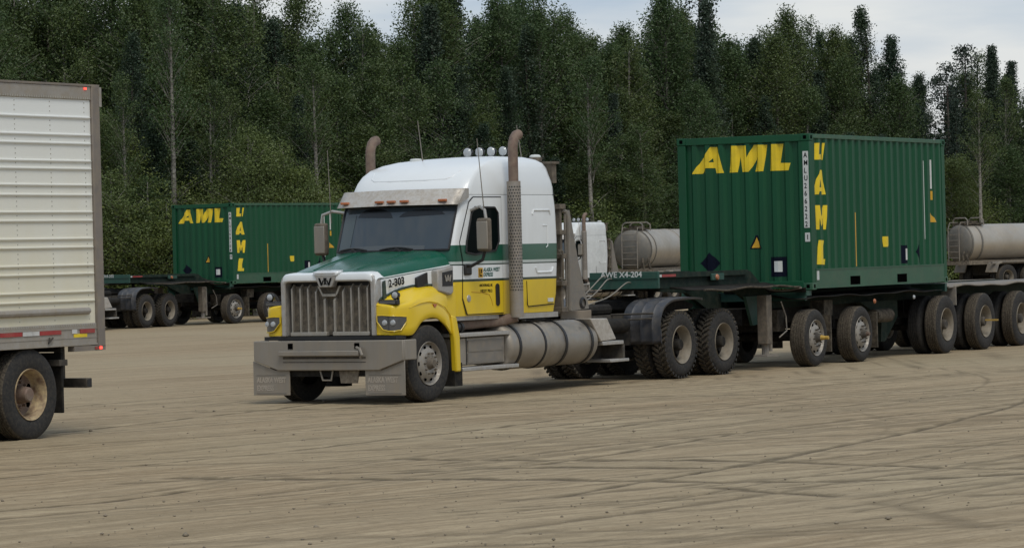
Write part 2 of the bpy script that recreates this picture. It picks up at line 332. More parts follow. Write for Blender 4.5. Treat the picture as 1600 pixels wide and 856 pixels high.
def text_mesh(txt, size, bold=0.0, shear=0.0, sx=1.0, extrude=.0015):
    """flat lettering as a mesh lying in local XY, origin lower left"""
    cu = bpy.data.curves.new('lettering', 'FONT'); cu.body = txt; cu.size = size; cu.offset = bold; cu.shear = shear; cu.extrude = extrude; cu.resolution_u = 3
    o = bpy.data.objects.new('lettering', cu); C.objects.link(o); bpy.context.view_layer.update()
    dg = bpy.context.evaluated_depsgraph_get(); me = bpy.data.meshes.new_from_object(o.evaluated_get(dg)); bpy.data.objects.remove(o); 
    for v in me.vertices: v.co.x *= sx
    me.materials.clear(); return me
def lettering(txt, size, m, parent, loc, u, v, name='lettering', **kw):
    """u: reading direction, v: up direction (parent space)"""
    me = text_mesh(txt, size, **kw); U = Vector(u).normalized(); V = Vector(v).normalized(); N = U.cross(V)
    mt = Matrix((U, V, N)).transposed().to_4x4(); mt.translation = Vector(loc); me.transform(mt)
    return obj(name, me, m, parent)

# ------------------------------------------------------------------ wheels (origin: centre of outer face, outward = -Y)
def tyre_prof(r, w, ri, y0=0.0):
    a = [(ri, .018), (ri + .03, .006), (ri + .09, -.004), (r - .075, .0), (r - .035, .010), (r - .012, .026), (r, .045)]
    return [(q, y0 + t) for q, t in a] + [(q, y0 + w - t) for q, t in a[::-1]]
def make_tyre_mesh(kind, r, w, ri, y0=0.0, mb=None):
    mb = mb or MB(); n = 48
    P = tyre_prof(r if kind != 'lug' else r - .03, w, ri, y0)
    if kind == 'rib':
        k = 7; P2 = []
        for q in P[:k]: P2.append(q)
        a, b = P[k - 1][1], P[k][1]; g = 5
        for i in range(1, g):
            t = a + (b - a) * i / g; P2 += [(r, t - .007), (r - .014, t - .004), (r - .014, t + .004), (r, t + .007)]
        P = P2 + P[k:]
    mb.lathe(P, n=n, closed=True)
    if kind == 'lug':
        N = 36
        for i in range(N):
            for side, off in ((0, 0.), (1, .5)):
                a = 2 * math.pi * (i + off) / N; ya, yb = (y0 + .018, y0 + w * .47) if side == 0 else (y0 + w * .53, y0 + w - .018)
                tw = .046; skew = .055 * (1 if side == 0 else -1)
                vs = []
                for rr in (r - .040, r + .003):
                    for yy, da in ((ya, -skew), (yb, skew)):
                        for t in (-tw / 2, tw / 2):
                            aa = a + (t + da * .6) / r; vs.append((rr * math.cos(aa), yy, rr * math.sin(aa)))
                mb.add(vs, [(4, 5, 7, 6), (0, 1, 5, 4), (2, 6, 7, 3), (0, 4, 6, 2), (1, 3, 7, 5)])
    return mb
_wc = {}
def two_mat_tyre(kind, r, w, ri, ys, sidem, treadm):
    mb = MB()
    for y0 in ys: make_tyre_mesh(kind, r, w, ri, y0, mb)
    me = mb.mesh('tyre', True, 50); me.materials.append(M[sidem]); me.materials.append(M[treadm])
    for p in me.polygons:
        c = p.center; rr = math.hypot(c.x, c.z)
        if rr > r - .045 and any(y0 + .02 < c.y < y0 + w - .02 for y0 in (ys if kind == 'lug' else ys[:1])): p.material_index = 1  # inner rib treads keep dark rubber: no dust, and shade put into the colour
    return me
def wheel_meshes(kind):
    if kind in _wc: return _wc[kind]
    hub, rim, hole = MB(), MB(), MB(); extra = None
    if kind in ('steer', 'lift', 'liftn'):
        r, w, ri = (.525, .29, .295) if kind == 'steer' else (.475, .31, .295)
        tyre = two_mat_tyre('rib', r, w, ri, [0.0], 'rubber', 'ribtread')
        rim.lathe([(.302, .012), (.298, .0), (.286, .012), (.280, .05), (.262, .062), (.225, .036), (.19, .012), (.165, .0), (.12, -.004), (.11, .0), (.0, .0)])
        for k in range(10):
            a = 2 * math.pi * (k + .3) / 10; c = Vector((.226 * math.cos(a), .030, .226 * math.sin(a)))
            hole.lathe([(.0, -.002), (.026, -.001), (.028, .006)], c=c, n=12)
            c2 = (.143 * math.cos(a), -.004, .143 * math.sin(a)); hub.lathe([(.0, -.03), (.012, -.03), (.015, .0)], c=c2, n=6)
        hub.lathe([(.0, -.075), (.05, -.075), (.062, -.06), (.075, -.02), (.088, -.0)], n=20)
        if kind != 'steer': e_ = .21 if kind == 'lift' else .13; extra = MB(); extra.lathe([(0, -e_), (.028, -e_), (.033, -e_ + .04), (.028, -e_ + .05), (.045, -.08), (.045, -.07)], n=14)
        rm, hm = 'alu', 'rack' if kind == 'steer' else 'frame'
    else:
        lug = kind == 'drive'; r, w, ri = .525, .265, .292
        tyre = two_mat_tyre('lug' if lug else 'rib', r, w, ri, [0.0, .325], 'rubber', 'tread' if lug else 'ribtread')
        rim.lathe([(.300, .014), (.296, .0), (.284, .008), (.276, .035), (.262, .05), (.258, .15), (.240, .17)])
        hub.lathe([(.240, .17), (.225, .178), (.17, .182), (.12, .175), (.0, .175)], n=32)
        rim.lathe([(.300, .33), (.265, .36), (.265, .57), (.300, .59)])
        nh = 10 if lug else 6
        for k in range(nh):
            a = 2 * math.pi * (k + .2) / nh; c = (.205 * math.cos(a), .176, .205 * math.sin(a)); hole.lathe([(.0, -.003), (.027 if lug else .034, -.002), (.03 if lug else .037, .006)], c=c, n=12)
        for k in range(10):
            a = 2 * math.pi * k / 10; hub.lathe([(.0, -.035), (.013, -.035), (.016, .0)], c=(.143 * math.cos(a), .176, .143 * math.sin(a)), n=6)
        hub.lathe([(.0, .02), (.07, .02), (.085, .035), (.095, .1), (.11, .176)], n=20)
        rm, hm = {'drive': ('steelrim', 'dark'), 'trailer': ('steelrim', 'frame'), 'rusty': ('rustrim', 'rustpipe')}[kind]
        if kind == 'drive': pass
    _wc[kind] = (hub.mesh('wheel', True), hm, tyre, rim.mesh('rim', True, 50), rm, hole.mesh('hand_holes', True), extra.mesh('yellow_hub', True) if extra else None)
    return _wc[kind]
def wheel(kind, parent, x, y, z, far=False, spin=0.0):
    hub, hm, tyre, rim, rm, hole, extra = wheel_meshes(kind)
    o = obj('wheel', hub, hm, parent, loc=(x, y, z)); o.rotation_euler = (0, spin, math.pi if far else 0)
    obj('tyre', tyre, None, o); obj('rim', rim, rm, o); obj('hand_holes', hole, 'void', o)['kind'] = 'stuff'
    if extra: obj('hub_cap', extra, 'yellowhub' if kind == 'lift' else 'rustpipe', o)
    return o

# ------------------------------------------------------------------ highway tractor (x: rearward from the front axle, y<0: the side facing the camera)
def cab_row(z, hw, xc, bow, xr, rad=.14, nf=15):
    """plan outline at height z starting rear far side, round the nose, to rear near side (closed loop)"""
    pts = []
    for k in range(nf):
        t = -1 + 2 * k / (nf - 1); yy = (hw - .03) * t; pts.append((xc + bow * abs(t) ** 2.2, yy, z))
    f = [(xc + bow + .03, -(hw - .008), z), (xc + bow + .10, -hw, z)]
    L = f[::-1] + pts + [(a, -b, c) for a, b, c in f]
    back = [(xr - rad, hw, z), (xr - rad * .3, hw - rad * .3, z), (xr, hw - rad, z), (xr, 0, z), (xr, -hw + rad, z), (xr - rad * .3, -hw + rad * .3, z), (xr - rad, -hw, z)]
    return L + back
CABR = [(1.14, .985, .78, .05, 3.68), (1.4, 1.0, .74, .10, 3.74), (1.9, 1.0, .70, .16, 3.79), (2.05, 1.0, .70, .17, 3.80), (2.35, 1.0, .82, .165, 3.79), (2.65, 1.0, .945, .16, 3.77), (2.84, .99, 1.04, .16, 3.75)]
def cab_front(z):
    zs = [r[0] for r in CABR]
    return [float(np.interp(z, zs, [r[i] for r in CABR])) for i in (1, 2, 3)]
def front_pt(t, z, off=0.0):
    hw, xc, bow = cab_front(z); return (xc + bow * abs(t) ** 2.2 - off, (hw - .03) * t, z)
def build_tractor(label, loc, rz, cat='truck', scheme='livery', group=None, writing=True, number=None):
    T = thing('highway_tractor', label, cat, loc, rz, group)
    cabm, hoodm, fenm, whm = ('cab', 'hood', 'yellow', 'white') if scheme == 'livery' else ('allwhite', 'allwhite', 'allwhite', 'allwhite')
    NEAR, FAR = -1, 1
    # cab + sleeper
    mb = MB(); mb.loft([cab_row(*r) for r in CABR], closed=True, cap=True)
    cab = obj('cab', mb, cabm, T, smooth=True, angle=40)
    rows = [cab_row(2.846, .99, 1.12, .17, 3.75), cab_row(2.95, .99, 1.18, .17, 3.74), cab_row(3.05, .98, 1.26, .16, 3.73, .16), cab_row(3.15, .965, 1.37, .16, 3.715, .2), cab_row(3.24, .94, 1.54, .16, 3.70, .20),
            cab_row(3.31, .90, 1.78, .18, 3.675, .22), cab_row(3.36, .83, 2.05, .20, 3.63, .25), cab_row(3.40, .70, 2.45, .2, 3.55, .3), cab_row(3.42, .40, 2.75, .15, 3.3, .2)]
    if scheme == 'white': rows = [cab_row(2.846, .99, 1.12, .17, 3.75), cab_row(3.05, .985, 1.28, .16, 3.75), cab_row(3.25, .97, 1.5, .16, 3.74), cab_row(3.34, .94, 1.62, .16, 3.70), cab_row(3.38, .86, 1.8, .16, 3.6)]
    mb = MB(); mb.loft(rows, closed=True, cap=True); obj('roof_fairing', mb, whm, T, smooth=True, angle=50)
    def rfp(y, z): return (float(np.interp(z, [2.846, 2.95, 3.05, 3.15, 3.24], [1.12, 1.18, 1.26, 1.37, 1.54])) + .162 * abs(y / .93) ** 2.2 + .002, y, z)
    mb = MB(); mb.tube([rfp(*q_) for q_ in ((-.74, 3.19), (-.68, 3.10), (-.6, 3.07), (-.3, 3.065), (0, 3.065), (.3, 3.065), (.6, 3.07), (.68, 3.10), (.74, 3.19))], .013, 6); obj('roof_crease', mb, whm, T, smooth=True)
    mb = MB(); mb.box(1.4, 3.74, -.988, -.98, 2.837, 2.849).box(1.4, 3.74, .98, .988, 2.837, 2.849); obj('roof_seam', mb, 'dark', T)
    # windscreen
    zs = np.linspace(2.075, 2.70, 8); ts = np.linspace(-.975, .975, 21)
    mb = MB(); mb.loft([[front_pt(t, z, .012) for t in ts] for z in zs]); ws = obj('windscreen', mb, 'glass', T, smooth=True)
    border = [front_pt(t, zs[0], .016) for t in ts] + [front_pt(ts[-1], z, .016) for z in zs[1:]] + [front_pt(t, zs[-1], .016) for t in ts[::-1][1:]] + [front_pt(ts[0], z, .016) for z in zs[::-1][1:]]
    mb = MB(); mb.tube(border, .017, 5, cap=False); obj('windscreen_seal', mb, 'black', ws, smooth=True)
    def on_glass(fn0, fn1, t0, t1, m, name, off=.017, n=13):
        mb = MB(); tt = np.linspace(t0, t1, n); mb.loft([[front_pt(t, z0 + (z1 - z0) * k / 3, off) for t, z0, z1 in [(t, fn0(t), fn1(t)) for t in tt]] for k in range(4)]); return obj(name, mb, m, ws, smooth=True)
    on_glass(lambda t: 2.545 + .03 * abs(t), lambda t: 2.545 + .03 * abs(t) + .125 * math.sqrt(max(0, 1 - ((t - .33) / .33) ** 2)), 0.0, .66, 'interior', 'cab_interior')
    on_glass(lambda t: 2.55 + .03 * abs(t), lambda t: 2.55 + .03 * abs(t) + .085 * math.sqrt(max(0, 1 - ((t + .47) / .36) ** 2)), -.83, -.11, 'interior', 'cab_interior')
    on_glass(lambda t: 2.08, lambda t: 2.125 + .03 * math.cos(t * 1.5), -.62, .72, 'dash', 'dashboard')
    on_glass(lambda t: 2.09, lambda t: 2.60, .70, .93, 'painted_reflection', 'pillar_reflection')  # pale strip on the glass, the reflection put into its colour
    mb = MB()
    for t0, t1 in ((-.45, .1), (.35, .9)):
        p0 = front_pt(t0, 2.085, .03); mb.tube([front_pt(t, 2.092 + .03 * math.sin((t - t0) / (t1 - t0) * 3.1), .032) for t in np.linspace(t0, t1, 7)], .012, 5)
        mb.tube([front_pt((t0 + t1) / 2 - .1, 2.06, .04), front_pt((t0 + t1) / 2, 2.11, .05)], .02, 5)
    obj('wipers', mb, 'black', T)
    # visor : wraps the front above the glass
    mb = MB(); rows = []
    for zz, dx in ((2.71, -.25), (2.715, -.262), (2.935, -.065), (2.94, -.04)):
        rows.append([(1.10 + dx + .16 * abs(t) ** 2.2, 1.03 * t, zz + (-.008 * abs(t))) for t in np.linspace(-1, 1, 17)])
    mb.loft(rows); vis = obj('sun_visor', mb, 'visor', T, smooth=True)
    so = vis.modifiers.new('thick', 'SOLIDIFY'); so.thickness = .008
    mb = MB()
    for sgn in (-1, 1): mb.prism([(1.02, 2.708), (1.28, 2.80), (1.28, 2.93), (1.21, 2.93)], sgn * 1.02, sgn * 1.035)
    obj('visor_end', mb, 'chrome', T)
    for t in (-.78, -.21, .0, .2, .84):
        xx = 1.10 - .235 + .16 * abs(t) ** 2.2; mb = MB(); mb.box(xx - .035, xx + .02, 1.03 * t - .065, 1.03 * t + .065, 2.752, 2.787); obj('marker_light', mb, 'amber', T, bevel=.008)
    # doors, windows
    for sd in (NEAR, FAR):
        y = sd * 1.001
        dp = [(1.13, 1.90), (1.10, 1.39), (1.21, 1.165), (2.16, 1.165), (2.16, 2.80), (1.44, 2.80), (1.33, 2.73), (1.06, 2.16)]
        mb = MB(); mb.prism([(a + (.016 if a > 1.7 else -.016), b + (.016 if b > 2 else -.012)) for a, b in dp], y, y + sd * .002); obj('door_gap', mb, 'black', T)
        mb = MB(); mb.prism(dp, y + sd * .002, y + sd * .010); dr = obj('door', mb, cabm, T)
        wp = [(1.20, 2.03), (1.215, 2.17), (1.36, 2.58), (1.46, 2.665), (1.98, 2.66), (2.06, 2.58), (2.07, 2.18), (1.98, 2.05), (1.70, 2.03), (1.45, 2.0)]
        mb = MB(); mb.prism(wp, y + sd * .010, y + sd * .014); obj('door_window', mb, 'sideglass', dr)
        mb = MB(); ring = wp + wp[:1]; mb.tube([(a, y + sd * .014, b) for a, b in ring], .016, 5, cap=False); obj('window_seal', mb, 'black', dr, smooth=True)
        hp = [(2.0 + .055 * math.cos(a) * 1.0, 1.42 + (.11 if math.sin(a) > 0 else -.11) + .05 * math.sin(a)) for a in np.linspace(0, 2 * math.pi, 16, endpoint=False)]
        mb = MB(); mb.prism([(2.0 + (a - 2.0) * 1.25, 1.42 + (b - 1.42) * 1.1) for a, b in hp], y + sd * .010, y + sd * .014); obj('handle_surround', mb, fenm, dr)
        mb = MB(); mb.prism(hp, y + sd * .014, y + sd * .02); obj('door_handle', mb, 'black', dr)
        mb = MB(); mb.lathe([(0, -.02 if sd < 0 else .02), (.045, -.018 if sd < 0 else .018), (.06, 0)], c=(1.245, y, 1.385), n=18); obj('round_vent', mb, 'chrome', T, smooth=True)
        mb = MB(); mb.tube([(1.32, y + sd * .011, 1.475), (1.6, y + sd * .011, 1.46), (1.78, y + sd * .011, 1.43), (1.84, y + sd * .011, 1.35), (1.87, y + sd * .011, 1.27)], .006, 4); obj('door_crease', mb, 'ayellow2' if scheme == 'livery' else 'allwhite', dr)
        # sleeper side details
        mb = MB()
        for zb, h, x0, x1 in ((2.62, .10, 3.02, 3.52), (1.79, .07, 3.08, 3.56)):
            up = zb > 2; pts = [(x0, zb - h * .6), (x0 + .03, zb), (x1 - .03, zb), (x1, zb - h * .6)] if up else [(x0, zb), (x0 + .03, zb - h), (x1 - .05, zb - h), (x1, zb)]
            mb.tube([(a, sd * 1.0, b) for a, b in pts], .016, 6)
        mb.tube([(3.30, sd * 1.0, 2.40), (3.42, sd * 1.0, 2.40), (3.43, sd * 1.0, 2.10), (3.38, sd * 1.0, 2.08)], .010, 5)
        obj('sleeper_moulding', mb, whm, T, smooth=True)
        mb = MB(); mb.tube([(2.82, sd * 1.0, 1.60), (2.83, sd * 1.0, 1.26), (2.86, sd * 1.0, 1.23), (3.5, sd * 1.0, 1.25), (3.56, sd * 1.0, 1.25)], .0075, 4); obj('luggage_door_gap', mb, 'dark', T)
        mb = MB(); mb.box(3.40, 3.55, sd * .998 - .008, sd * .998 + .012, 1.285, 1.34); obj('latch', mb, 'stickerwhite', T)
        mb = MB(); mb.box(2.62, 3.70, sd * .90, sd * .985, 1.06, 1.135).box(.86, 2.1, sd * .90, sd * .965, 1.08, 1.135); obj('side_skirt', mb, 'chrome', T)
    # hood
    xs = [-.70, -.66, -.55, -.3, 0.0, .3, .6, .80]
    hw = [.745, .765, .785, .82, .87, .92, .965, .985]; zc = [1.765, 1.80, 1.83, 1.885, 1.94, 1.99, 2.045, 2.075]
    rows = []
    for x, h, z in zip(xs, hw, zc):
        zl = 1.70 + .108 * (x + .72); zsh = zl + (z - zl) * .62
        half = [(x, 0, z + .012), (x, h * .30, z + .008), (x, h * .42, z - .004), (x, h * .50, z + .008), (x, h * .78, z - .012), (x, h * .93, zsh), (x, h * 1.0, zl + .02), (x, h * 1.012, zl - .03), (x, h * 1.01, 1.55), (x, h * 1.0, 1.30)]
        rows.append([(a, -b, c) for a, b, c in half[::-1]] + half[1:])
    rows = smooth_grid(rows, 3, 2); mb = MB(); mb.loft(rows); hd = obj('hood', mb, hoodm, T, smooth=True, angle=60)
    mb = MB()
    for sd in (-1, 1): mb.tube([(x, sd * h * .47, z + .008) for x, h, z in zip(xs[2:], hw[2:], zc[2:])], .008, 5)
    obj('hood_rib', mb, hoodm, hd)
    # grille surround
    def ring(yo, zo0, zo1, yi, zi0, zi1, xa, xb, rad=.09):
        def rr(y, z0, z1, r): return [(-y, z0), (-y, z1 - r), (-y + r * .3, z1 - r * .3), (-y + r, z1), (y - r, z1), (y - r * .3, z1 - r * .3), (y, z1 - r), (y, z0)]
        O, I = rr(yo, zo0, zo1, rad), rr(yi, zi0, zi1, .04); mb = MB(); n = 8
        vs = [(xa, y, z) for y, z in O] + [(xa, y, z) for y, z in I] + [(xb, y, z) for y, z in O] + [(xb, y, z) for y, z in I]
        fs = []
        for i in range(n - 1): fs += [(i, i + 1, n + i + 1, n + i), (2 * n + i, 3 * n + i, 3 * n + i + 1, 2 * n + i + 1), (i, 2 * n + i, 2 * n + i + 1, i + 1), (n + i, n + i + 1, 3 * n + i + 1, 3 * n + i)]
        fs += [(0, n, 3 * n, 2 * n), (n - 1, 3 * n - 1, 4 * n - 1, 2 * n - 1)]
        return mb.add(vs, fs)
    obj('grille_surround', ring(.785, .93, 1.775, .71, .93, 1.675, -.765, -.60), 'chrome', T, bevel=.015)
    mb = MB(); rows = []
    for x, dz, gr in ((-.772, 1.685, 0), (-.788, 1.70, .004), (-.790, 1.74, .008), (-.776, 1.778, .01), (-.72, 1.800, .012), (-.60, 1.808, .012)):
        row = []
        for k in range(23):
            y = -.80 + 1.6 * k / 22; a = max(0, abs(y) - .68) / .12; row.append((x + .05 * a ** 2, (.785 + gr) * y / .80, dz - .085 * a ** 2.2 - (0 if dz < 1.7 else 0)))
        rows.append(row)
    mb.loft(rows); obj('grille_crown', mb, whm, T, smooth=True)
    mb = MB(); mb.box(-.60, -.58, -.715, .715, .90, 1.68); obj('grille_recess', mb, 'black', T)
    mb = MB(); mb.box(-.655, -.64, -.66, .66, .95, 1.62); gm = obj('bug_screen', mb, 'mesh', T)
    for yy in (-.63, -.49, -.36, -.225, -.082, .082, .225, .36, .49, .63):
        top = 1.645 if abs(yy) > .2 else 1.49; wd = .024 if abs(yy) > .1 else .032
        if .2 < abs(yy) < .3: top = 1.60
        mb = MB(); mb.prism([(-.70, .97), (-.725, .97), (-.725, top - .06), (-.66, top), (-.64, top)], yy - wd / 2, yy + wd / 2); obj('grille_bar', mb, 'grille', T, bevel=.005)
    for a, b in ((-.66, -.05), (.05, .66)):
        mb = MB(); mb.box(-.735, -.66, a, b, .935, .99); obj('grille_sill', mb, 'grille', T, bevel=.008)
    mb = MB(); mb.box(-.73, -.66, -.11, .11, 1.475, 1.51).prism([(-.165, 1.62), (-.195, 1.62), (-.12, 1.485), (-.10, 1.50)], -.722, -.70, 'yz').prism([(.165, 1.62), (.195, 1.62), (.12, 1.485), (.10, 1.50)], -.722, -.70, 'yz'); obj('grille_brow', mb, 'grille', T)
    mb = MB(); mb.prism([(-.17, 1.80), (.17, 1.80), (.16, 1.72), (.105, 1.60), (-.105, 1.60), (-.16, 1.72)], -.81, -.70, 'yz'); em = obj('emblem_plate', mb, 'chrome', T, bevel=.012)
    mb = MB(); rows = [[(-.815, y, 1.765) for y in (-.18, -.1, 0, .1, .18)], [(-.79, y, 1.812) for y in (-.22, -.12, 0, .12, .22)], [(-.66, y, 1.835) for y in (-.20, -.12, 0, .12, .20)]]; mb.loft(rows); o = obj('emblem_cap', mb, whm, T, smooth=True)
    so = o.modifiers.new('t', 'SOLIDIFY'); so.thickness = .03
    if writing:
        Wp = [[(-.15, 1.735), (-.115, 1.735), (-.075, 1.645), (-.052, 1.70), (-.032, 1.70), (-.062, 1.615), (-.10, 1.615)], [(.15, 1.735), (.115, 1.735), (.075, 1.645), (.052, 1.70), (.032, 1.70), (.062, 1.615), (.10, 1.615)], [(-.035, 1.735), (.035, 1.735), (.015, 1.67), (.035, 1.62), (0, 1.64), (-.035, 1.62), (-.015, 1.67)]]
        mb = MB()
        for w_ in Wp: mb.prism([(a_ * .74, 1.68 + (b_ - 1.675) * .85) for a_, b_ in w_], -.818, -.809, 'yz')
        obj('emblem_letter', mb, 'print_black', em)
    # fenders + headlights
    for sd in (NEAR, FAR):
        st = [(-.735, 1.345, 1.33, 1.30, .945, .985), (-.715, 1.37, 1.355, 1.32, .94, 1.04), (-.63, 1.40, 1.36, 1.33, .94, 1.10), (-.48, 1.45, 1.375, 1.35, .93, 1.145), (-.36, 1.49, 1.42, 1.38, .955, 1.155), (-.2, 1.53, 1.475, 1.415, 1.085, 1.16),
              (0, 1.56, 1.525, 1.43, 1.145, 1.16), (.2, 1.57, 1.525, 1.405, 1.135, 1.16), (.4, 1.565, 1.49, 1.34, 1.045, 1.155), (.52, 1.55, 1.44, 1.25, .96, 1.145), (.62, 1.53, 1.38, 1.17, .90, 1.12)]
        rows = []
        for x, zt, zs_, zr, za, yo in st:
            yi = float(np.interp(x, xs, hw)) * 1.0
            flare = -.025 if x > -.3 else 0
            rows.append([(x, sd * (yi - .03), zt + .02), (x, sd * (yi + .035), zt), (x, sd * (yi + (yo - yi) * .55), zs_), (x, sd * (yo - .02 + flare), zr + .01), (x, sd * (yo + flare * .6), zr - .05), (x, sd * yo, (zr + za) / 2), (x, sd * yo, za + .01), (x, sd * (yo - .03), za)])
        G = smooth_grid(rows, 3, 2); mb = MB(); mb.loft(G)
        fr = rows[0]; n = len(G[0]); inner = [(-.737, sd * .77, p[2]) for p in G[0]]
        mb.loft([G[0], [(-.74, sd * min(abs(p[1]), .90), max(p[2], .94)) for p in G[0]], [(-.735, sd * .77, max(p[2], .94)) for p in G[0]]])
        fd = obj('fender', mb, fenm, T, smooth=True, angle=50)
        mb = MB(); mb.prism([(.57, 1.17), (.70, 1.14), (.775, .87), (.785, .38), (.66, .38), (.645, .80)], sd * 1.06, sd * 1.155); obj('fender_extension', mb, fenm, T, bevel=.02)
        mb = MB(); mb.prism([(.62, 1.50), (.62, 1.15), (.9, 1.13), (.9, 1.60)], sd * .93, sd * 1.015); obj('cowl_panel', mb, fenm, T, bevel=.01)
        mb = MB(); mb.tube([(r_[0][0], r_[0][1] + sd * .040, r_[0][2] + .010) for r_ in rows], .017, 6); obj('fender_stripe', mb, 'dkgreen', T)
        mb = MB(); mb.tube([(x, sd * (yo + .002), zr - .055) for x, zt, zs_, zr, za, yo in st[3:]], .007, 5); obj('fender_crease', mb, fenm, T)
        # headlight : wraps from the front round the corner
        hl = [(-.748, .80, 0), (-.752, .90, 0), (-.745, .99, 0), (-.715, 1.055, 0), (-.63, 1.11, 0), (-.53, 1.145, 0)]
        tops = [1.205, 1.207, 1.20, 1.195, 1.19, 1.18]; bots = [1.12, 1.01, .99, .99, 1.0, 1.12]
        k = np.linspace(0, 5, 16)
        pth = [(float(np.interp(q, range(6), [h[0] for h in hl])) - .012, float(np.interp(q, range(6), [h[1] for h in hl])) + .006, float(np.interp(q, range(6), tops)), float(np.interp(q, range(6), bots))) for q in k]
        mb = MB(); mb.loft([[(x, sd * y, z1 + (z0 - z1) * j / 3) for x, y, z1, z0 in pth] for j in range(4)]); h = obj('headlight', mb, 'lampdark', T, smooth=True)
        bd = [(x - .004, sd * (y + .002), z1) for x, y, z1, z0 in pth] + [(x - .004, sd * (y + .002), z0) for x, y, z1, z0 in pth[::-1]]
        mb = MB(); mb.tube(bd + bd[:1], .007, 5, cap=False); obj('headlight_rim', mb, fenm, h, smooth=True)
        for (lx, ly) in ((-.765, .93), (-.735, 1.045)):
            mb = MB(); mb.lathe([(0, -.02), (.032, -.014), (.042, .006)], c=(lx, sd * ly, 1.105), n=16, axis='x'); obj('lamp_bulb', mb, 'lens', h, smooth=True)
        mb = MB(); mb.box(-.71, -.62, sd * .80, sd * 1.10, 1.345, 1.415); o = obj('amber_bar', mb, 'black', T, bevel=.012)
        mb = MB(); mb.box(-.716, -.71, min(sd * .82, sd * 1.08), max(sd * .82, sd * 1.08), 1.36, 1.40); obj('light_bar_lens', mb, 'lampdark', o)
        mb = MB(); mb.tube([(-.60, sd * 1.05, 1.38), (-.60, sd * 1.06, 1.47)], .02, 6).lathe([(0, .08), (.04, .07), (.062, .0), (.058, -.01)], c=(-.66, sd * 1.045, 1.475), n=16, axis='x'); o = obj('spot_light', mb, 'black', T, smooth=True)
        mb = MB(); mb.lathe([(0, -.016), (.03, -.013), (.048, .0)], c=(-.670, sd * 1.045, 1.475), n=16, axis='x'); obj('spot_lens', mb, 'lens', o, smooth=True)
        mb = MB(); mb.prism([(.09, 1.335), (.19, 1.335), (.15, 1.29), (.12, 1.29)], sd * 1.155, sd * 1.17); obj('side_marker', mb, 'amber', T)
        mb = MB(); mb.prism([(-.60, 1.66), (-.54, 1.68), (-.52, 1.42), (-.60, 1.38)], sd * .80, sd * .815); obj('side_reflector', mb, 'dkgreen', T)
        # air intake
        y0 = float(np.interp(.3, xs, hw))
        mb = MB(); mb.prism([(.06, 1.70), (.40, 1.80), (.40, 1.52), (.06, 1.56)], sd * (y0 - .03), sd * (y0 + .015)); obj('intake_duct', mb, 'black', T, bevel=.01)
        mb = MB(); mb.prism([(.40, 1.80), (.80, 1.86), (.79, 1.48), (.72, 1.44), (.40, 1.50)], sd * .90, sd * 1.06); ai = obj('air_intake', mb, 'chrome', T, bevel=.025)
        mb = MB(); mb.prism([(.50, 1.76), (.76, 1.79), (.755, 1.57), (.50, 1.57)], sd * 1.06, sd * 1.066); obj('intake_face', mb, 'black', ai)
        if writing and sd < 0:
            mb = MB()
            for w_ in Wp: mb.prism([(.63 + b_ * .55, (z_ - 1.675) * .75 + 1.68) for b_, z_ in w_], -1.075, -1.066)
            obj('emblem_letter', mb, 'grille', ai)
        # mirror
        mo = 0 if sd < 0 else .17
        mb = MB(); mb.box(1.18, 1.28, sd * (1.20 + mo), sd * (1.41 + mo), 2.04, 2.505); mr = obj('mirror', mb, 'rack', T, bevel=.035, seg=3)
        mb = MB(); mb.box(1.165, 1.185, sd * (1.215 + mo), sd * (1.395 + mo), 2.07, 2.46); obj('mirror_panel', mb, 'bumper', mr, bevel=.02)
        mb = MB(); mb.tube([(1.36, sd * 1.0, 2.62), (1.30, sd * (1.2 + mo * .7), 2.67), (1.26, sd * (1.30 + mo), 2.62), (1.26, sd * (1.32 + mo), 2.50)], .022, 8); obj('mirror_arm', mb, 'chrome', mr, smooth=True)
        mb = MB(); mb.tube([(1.25, sd * (1.30 + mo), 2.05), (1.24, sd * (1.26 + mo), 1.92), (1.2, sd * 1.10, 1.84), (1.18, sd * 1.02, 1.85)], .024, 8); obj('mirror_arm', mb, 'black', mr, smooth=True)
        mb = MB(); mb.box(1.12, 1.30, sd * 1.0, sd * 1.05, 1.71, 1.87); obj('mirror_base', mb, 'black', mr, bevel=.03, seg=3)
        # exhaust stack
        sx, sy = (2.29 if scheme != 'white' else 1.75, -1.15) if sd < 0 else (2.16, 1.22)
        prof = [(.072, 3.02), (.072, 3.45)]
        mb = MB(); mb.cyl((sx, sy, 1.09), (sx, sy, 3.03), .10, 20); stk = obj('stack_guard', mb, 'stack', T, smooth=True)
        mb = MB()
        for i in range(34):
            z = 1.48 + i * .0445
            for j in range(8):
                a = math.pi * (1.0 + (j + .5 * (i % 2)) / 8.0) - .3 + (0 if sd < 0 else math.pi); r0 = .1018; da = .13
                c = [(sx + r0 * math.cos(a + u), sy + r0 * math.sin(a + u), z + w_) for u, w_ in ((-da, .004), (-da * .3, -.013), (da, -.004), (da * .3, .013))]
                mb.add(c, [(0, 1, 2, 3)])
        po = obj('perforation', mb, 'black', stk); po['kind'] = 'stuff'
        mb = MB(); mb.tube([(sx, sy, 3.0), (sx, sy, 3.50), (sx + .012, sy, 3.575), (sx + .045, sy, 3.64), (sx + .10, sy, 3.685), (sx + .17, sy, 3.70)], [.072, .072, .072, .073, .073, .073], 14); obj('exhaust_pipe', mb, 'rustpipe', T, smooth=True)
        mb = MB(); mb.tube([(.95, sd * .80, 1.0), (1.9, sd * .82, 1.03), (2.2, sd * .95, 1.04), (sx, sy, 1.10)], .075, 10); obj('exhaust_elbow', mb, 'rustpipe', T, smooth=True)
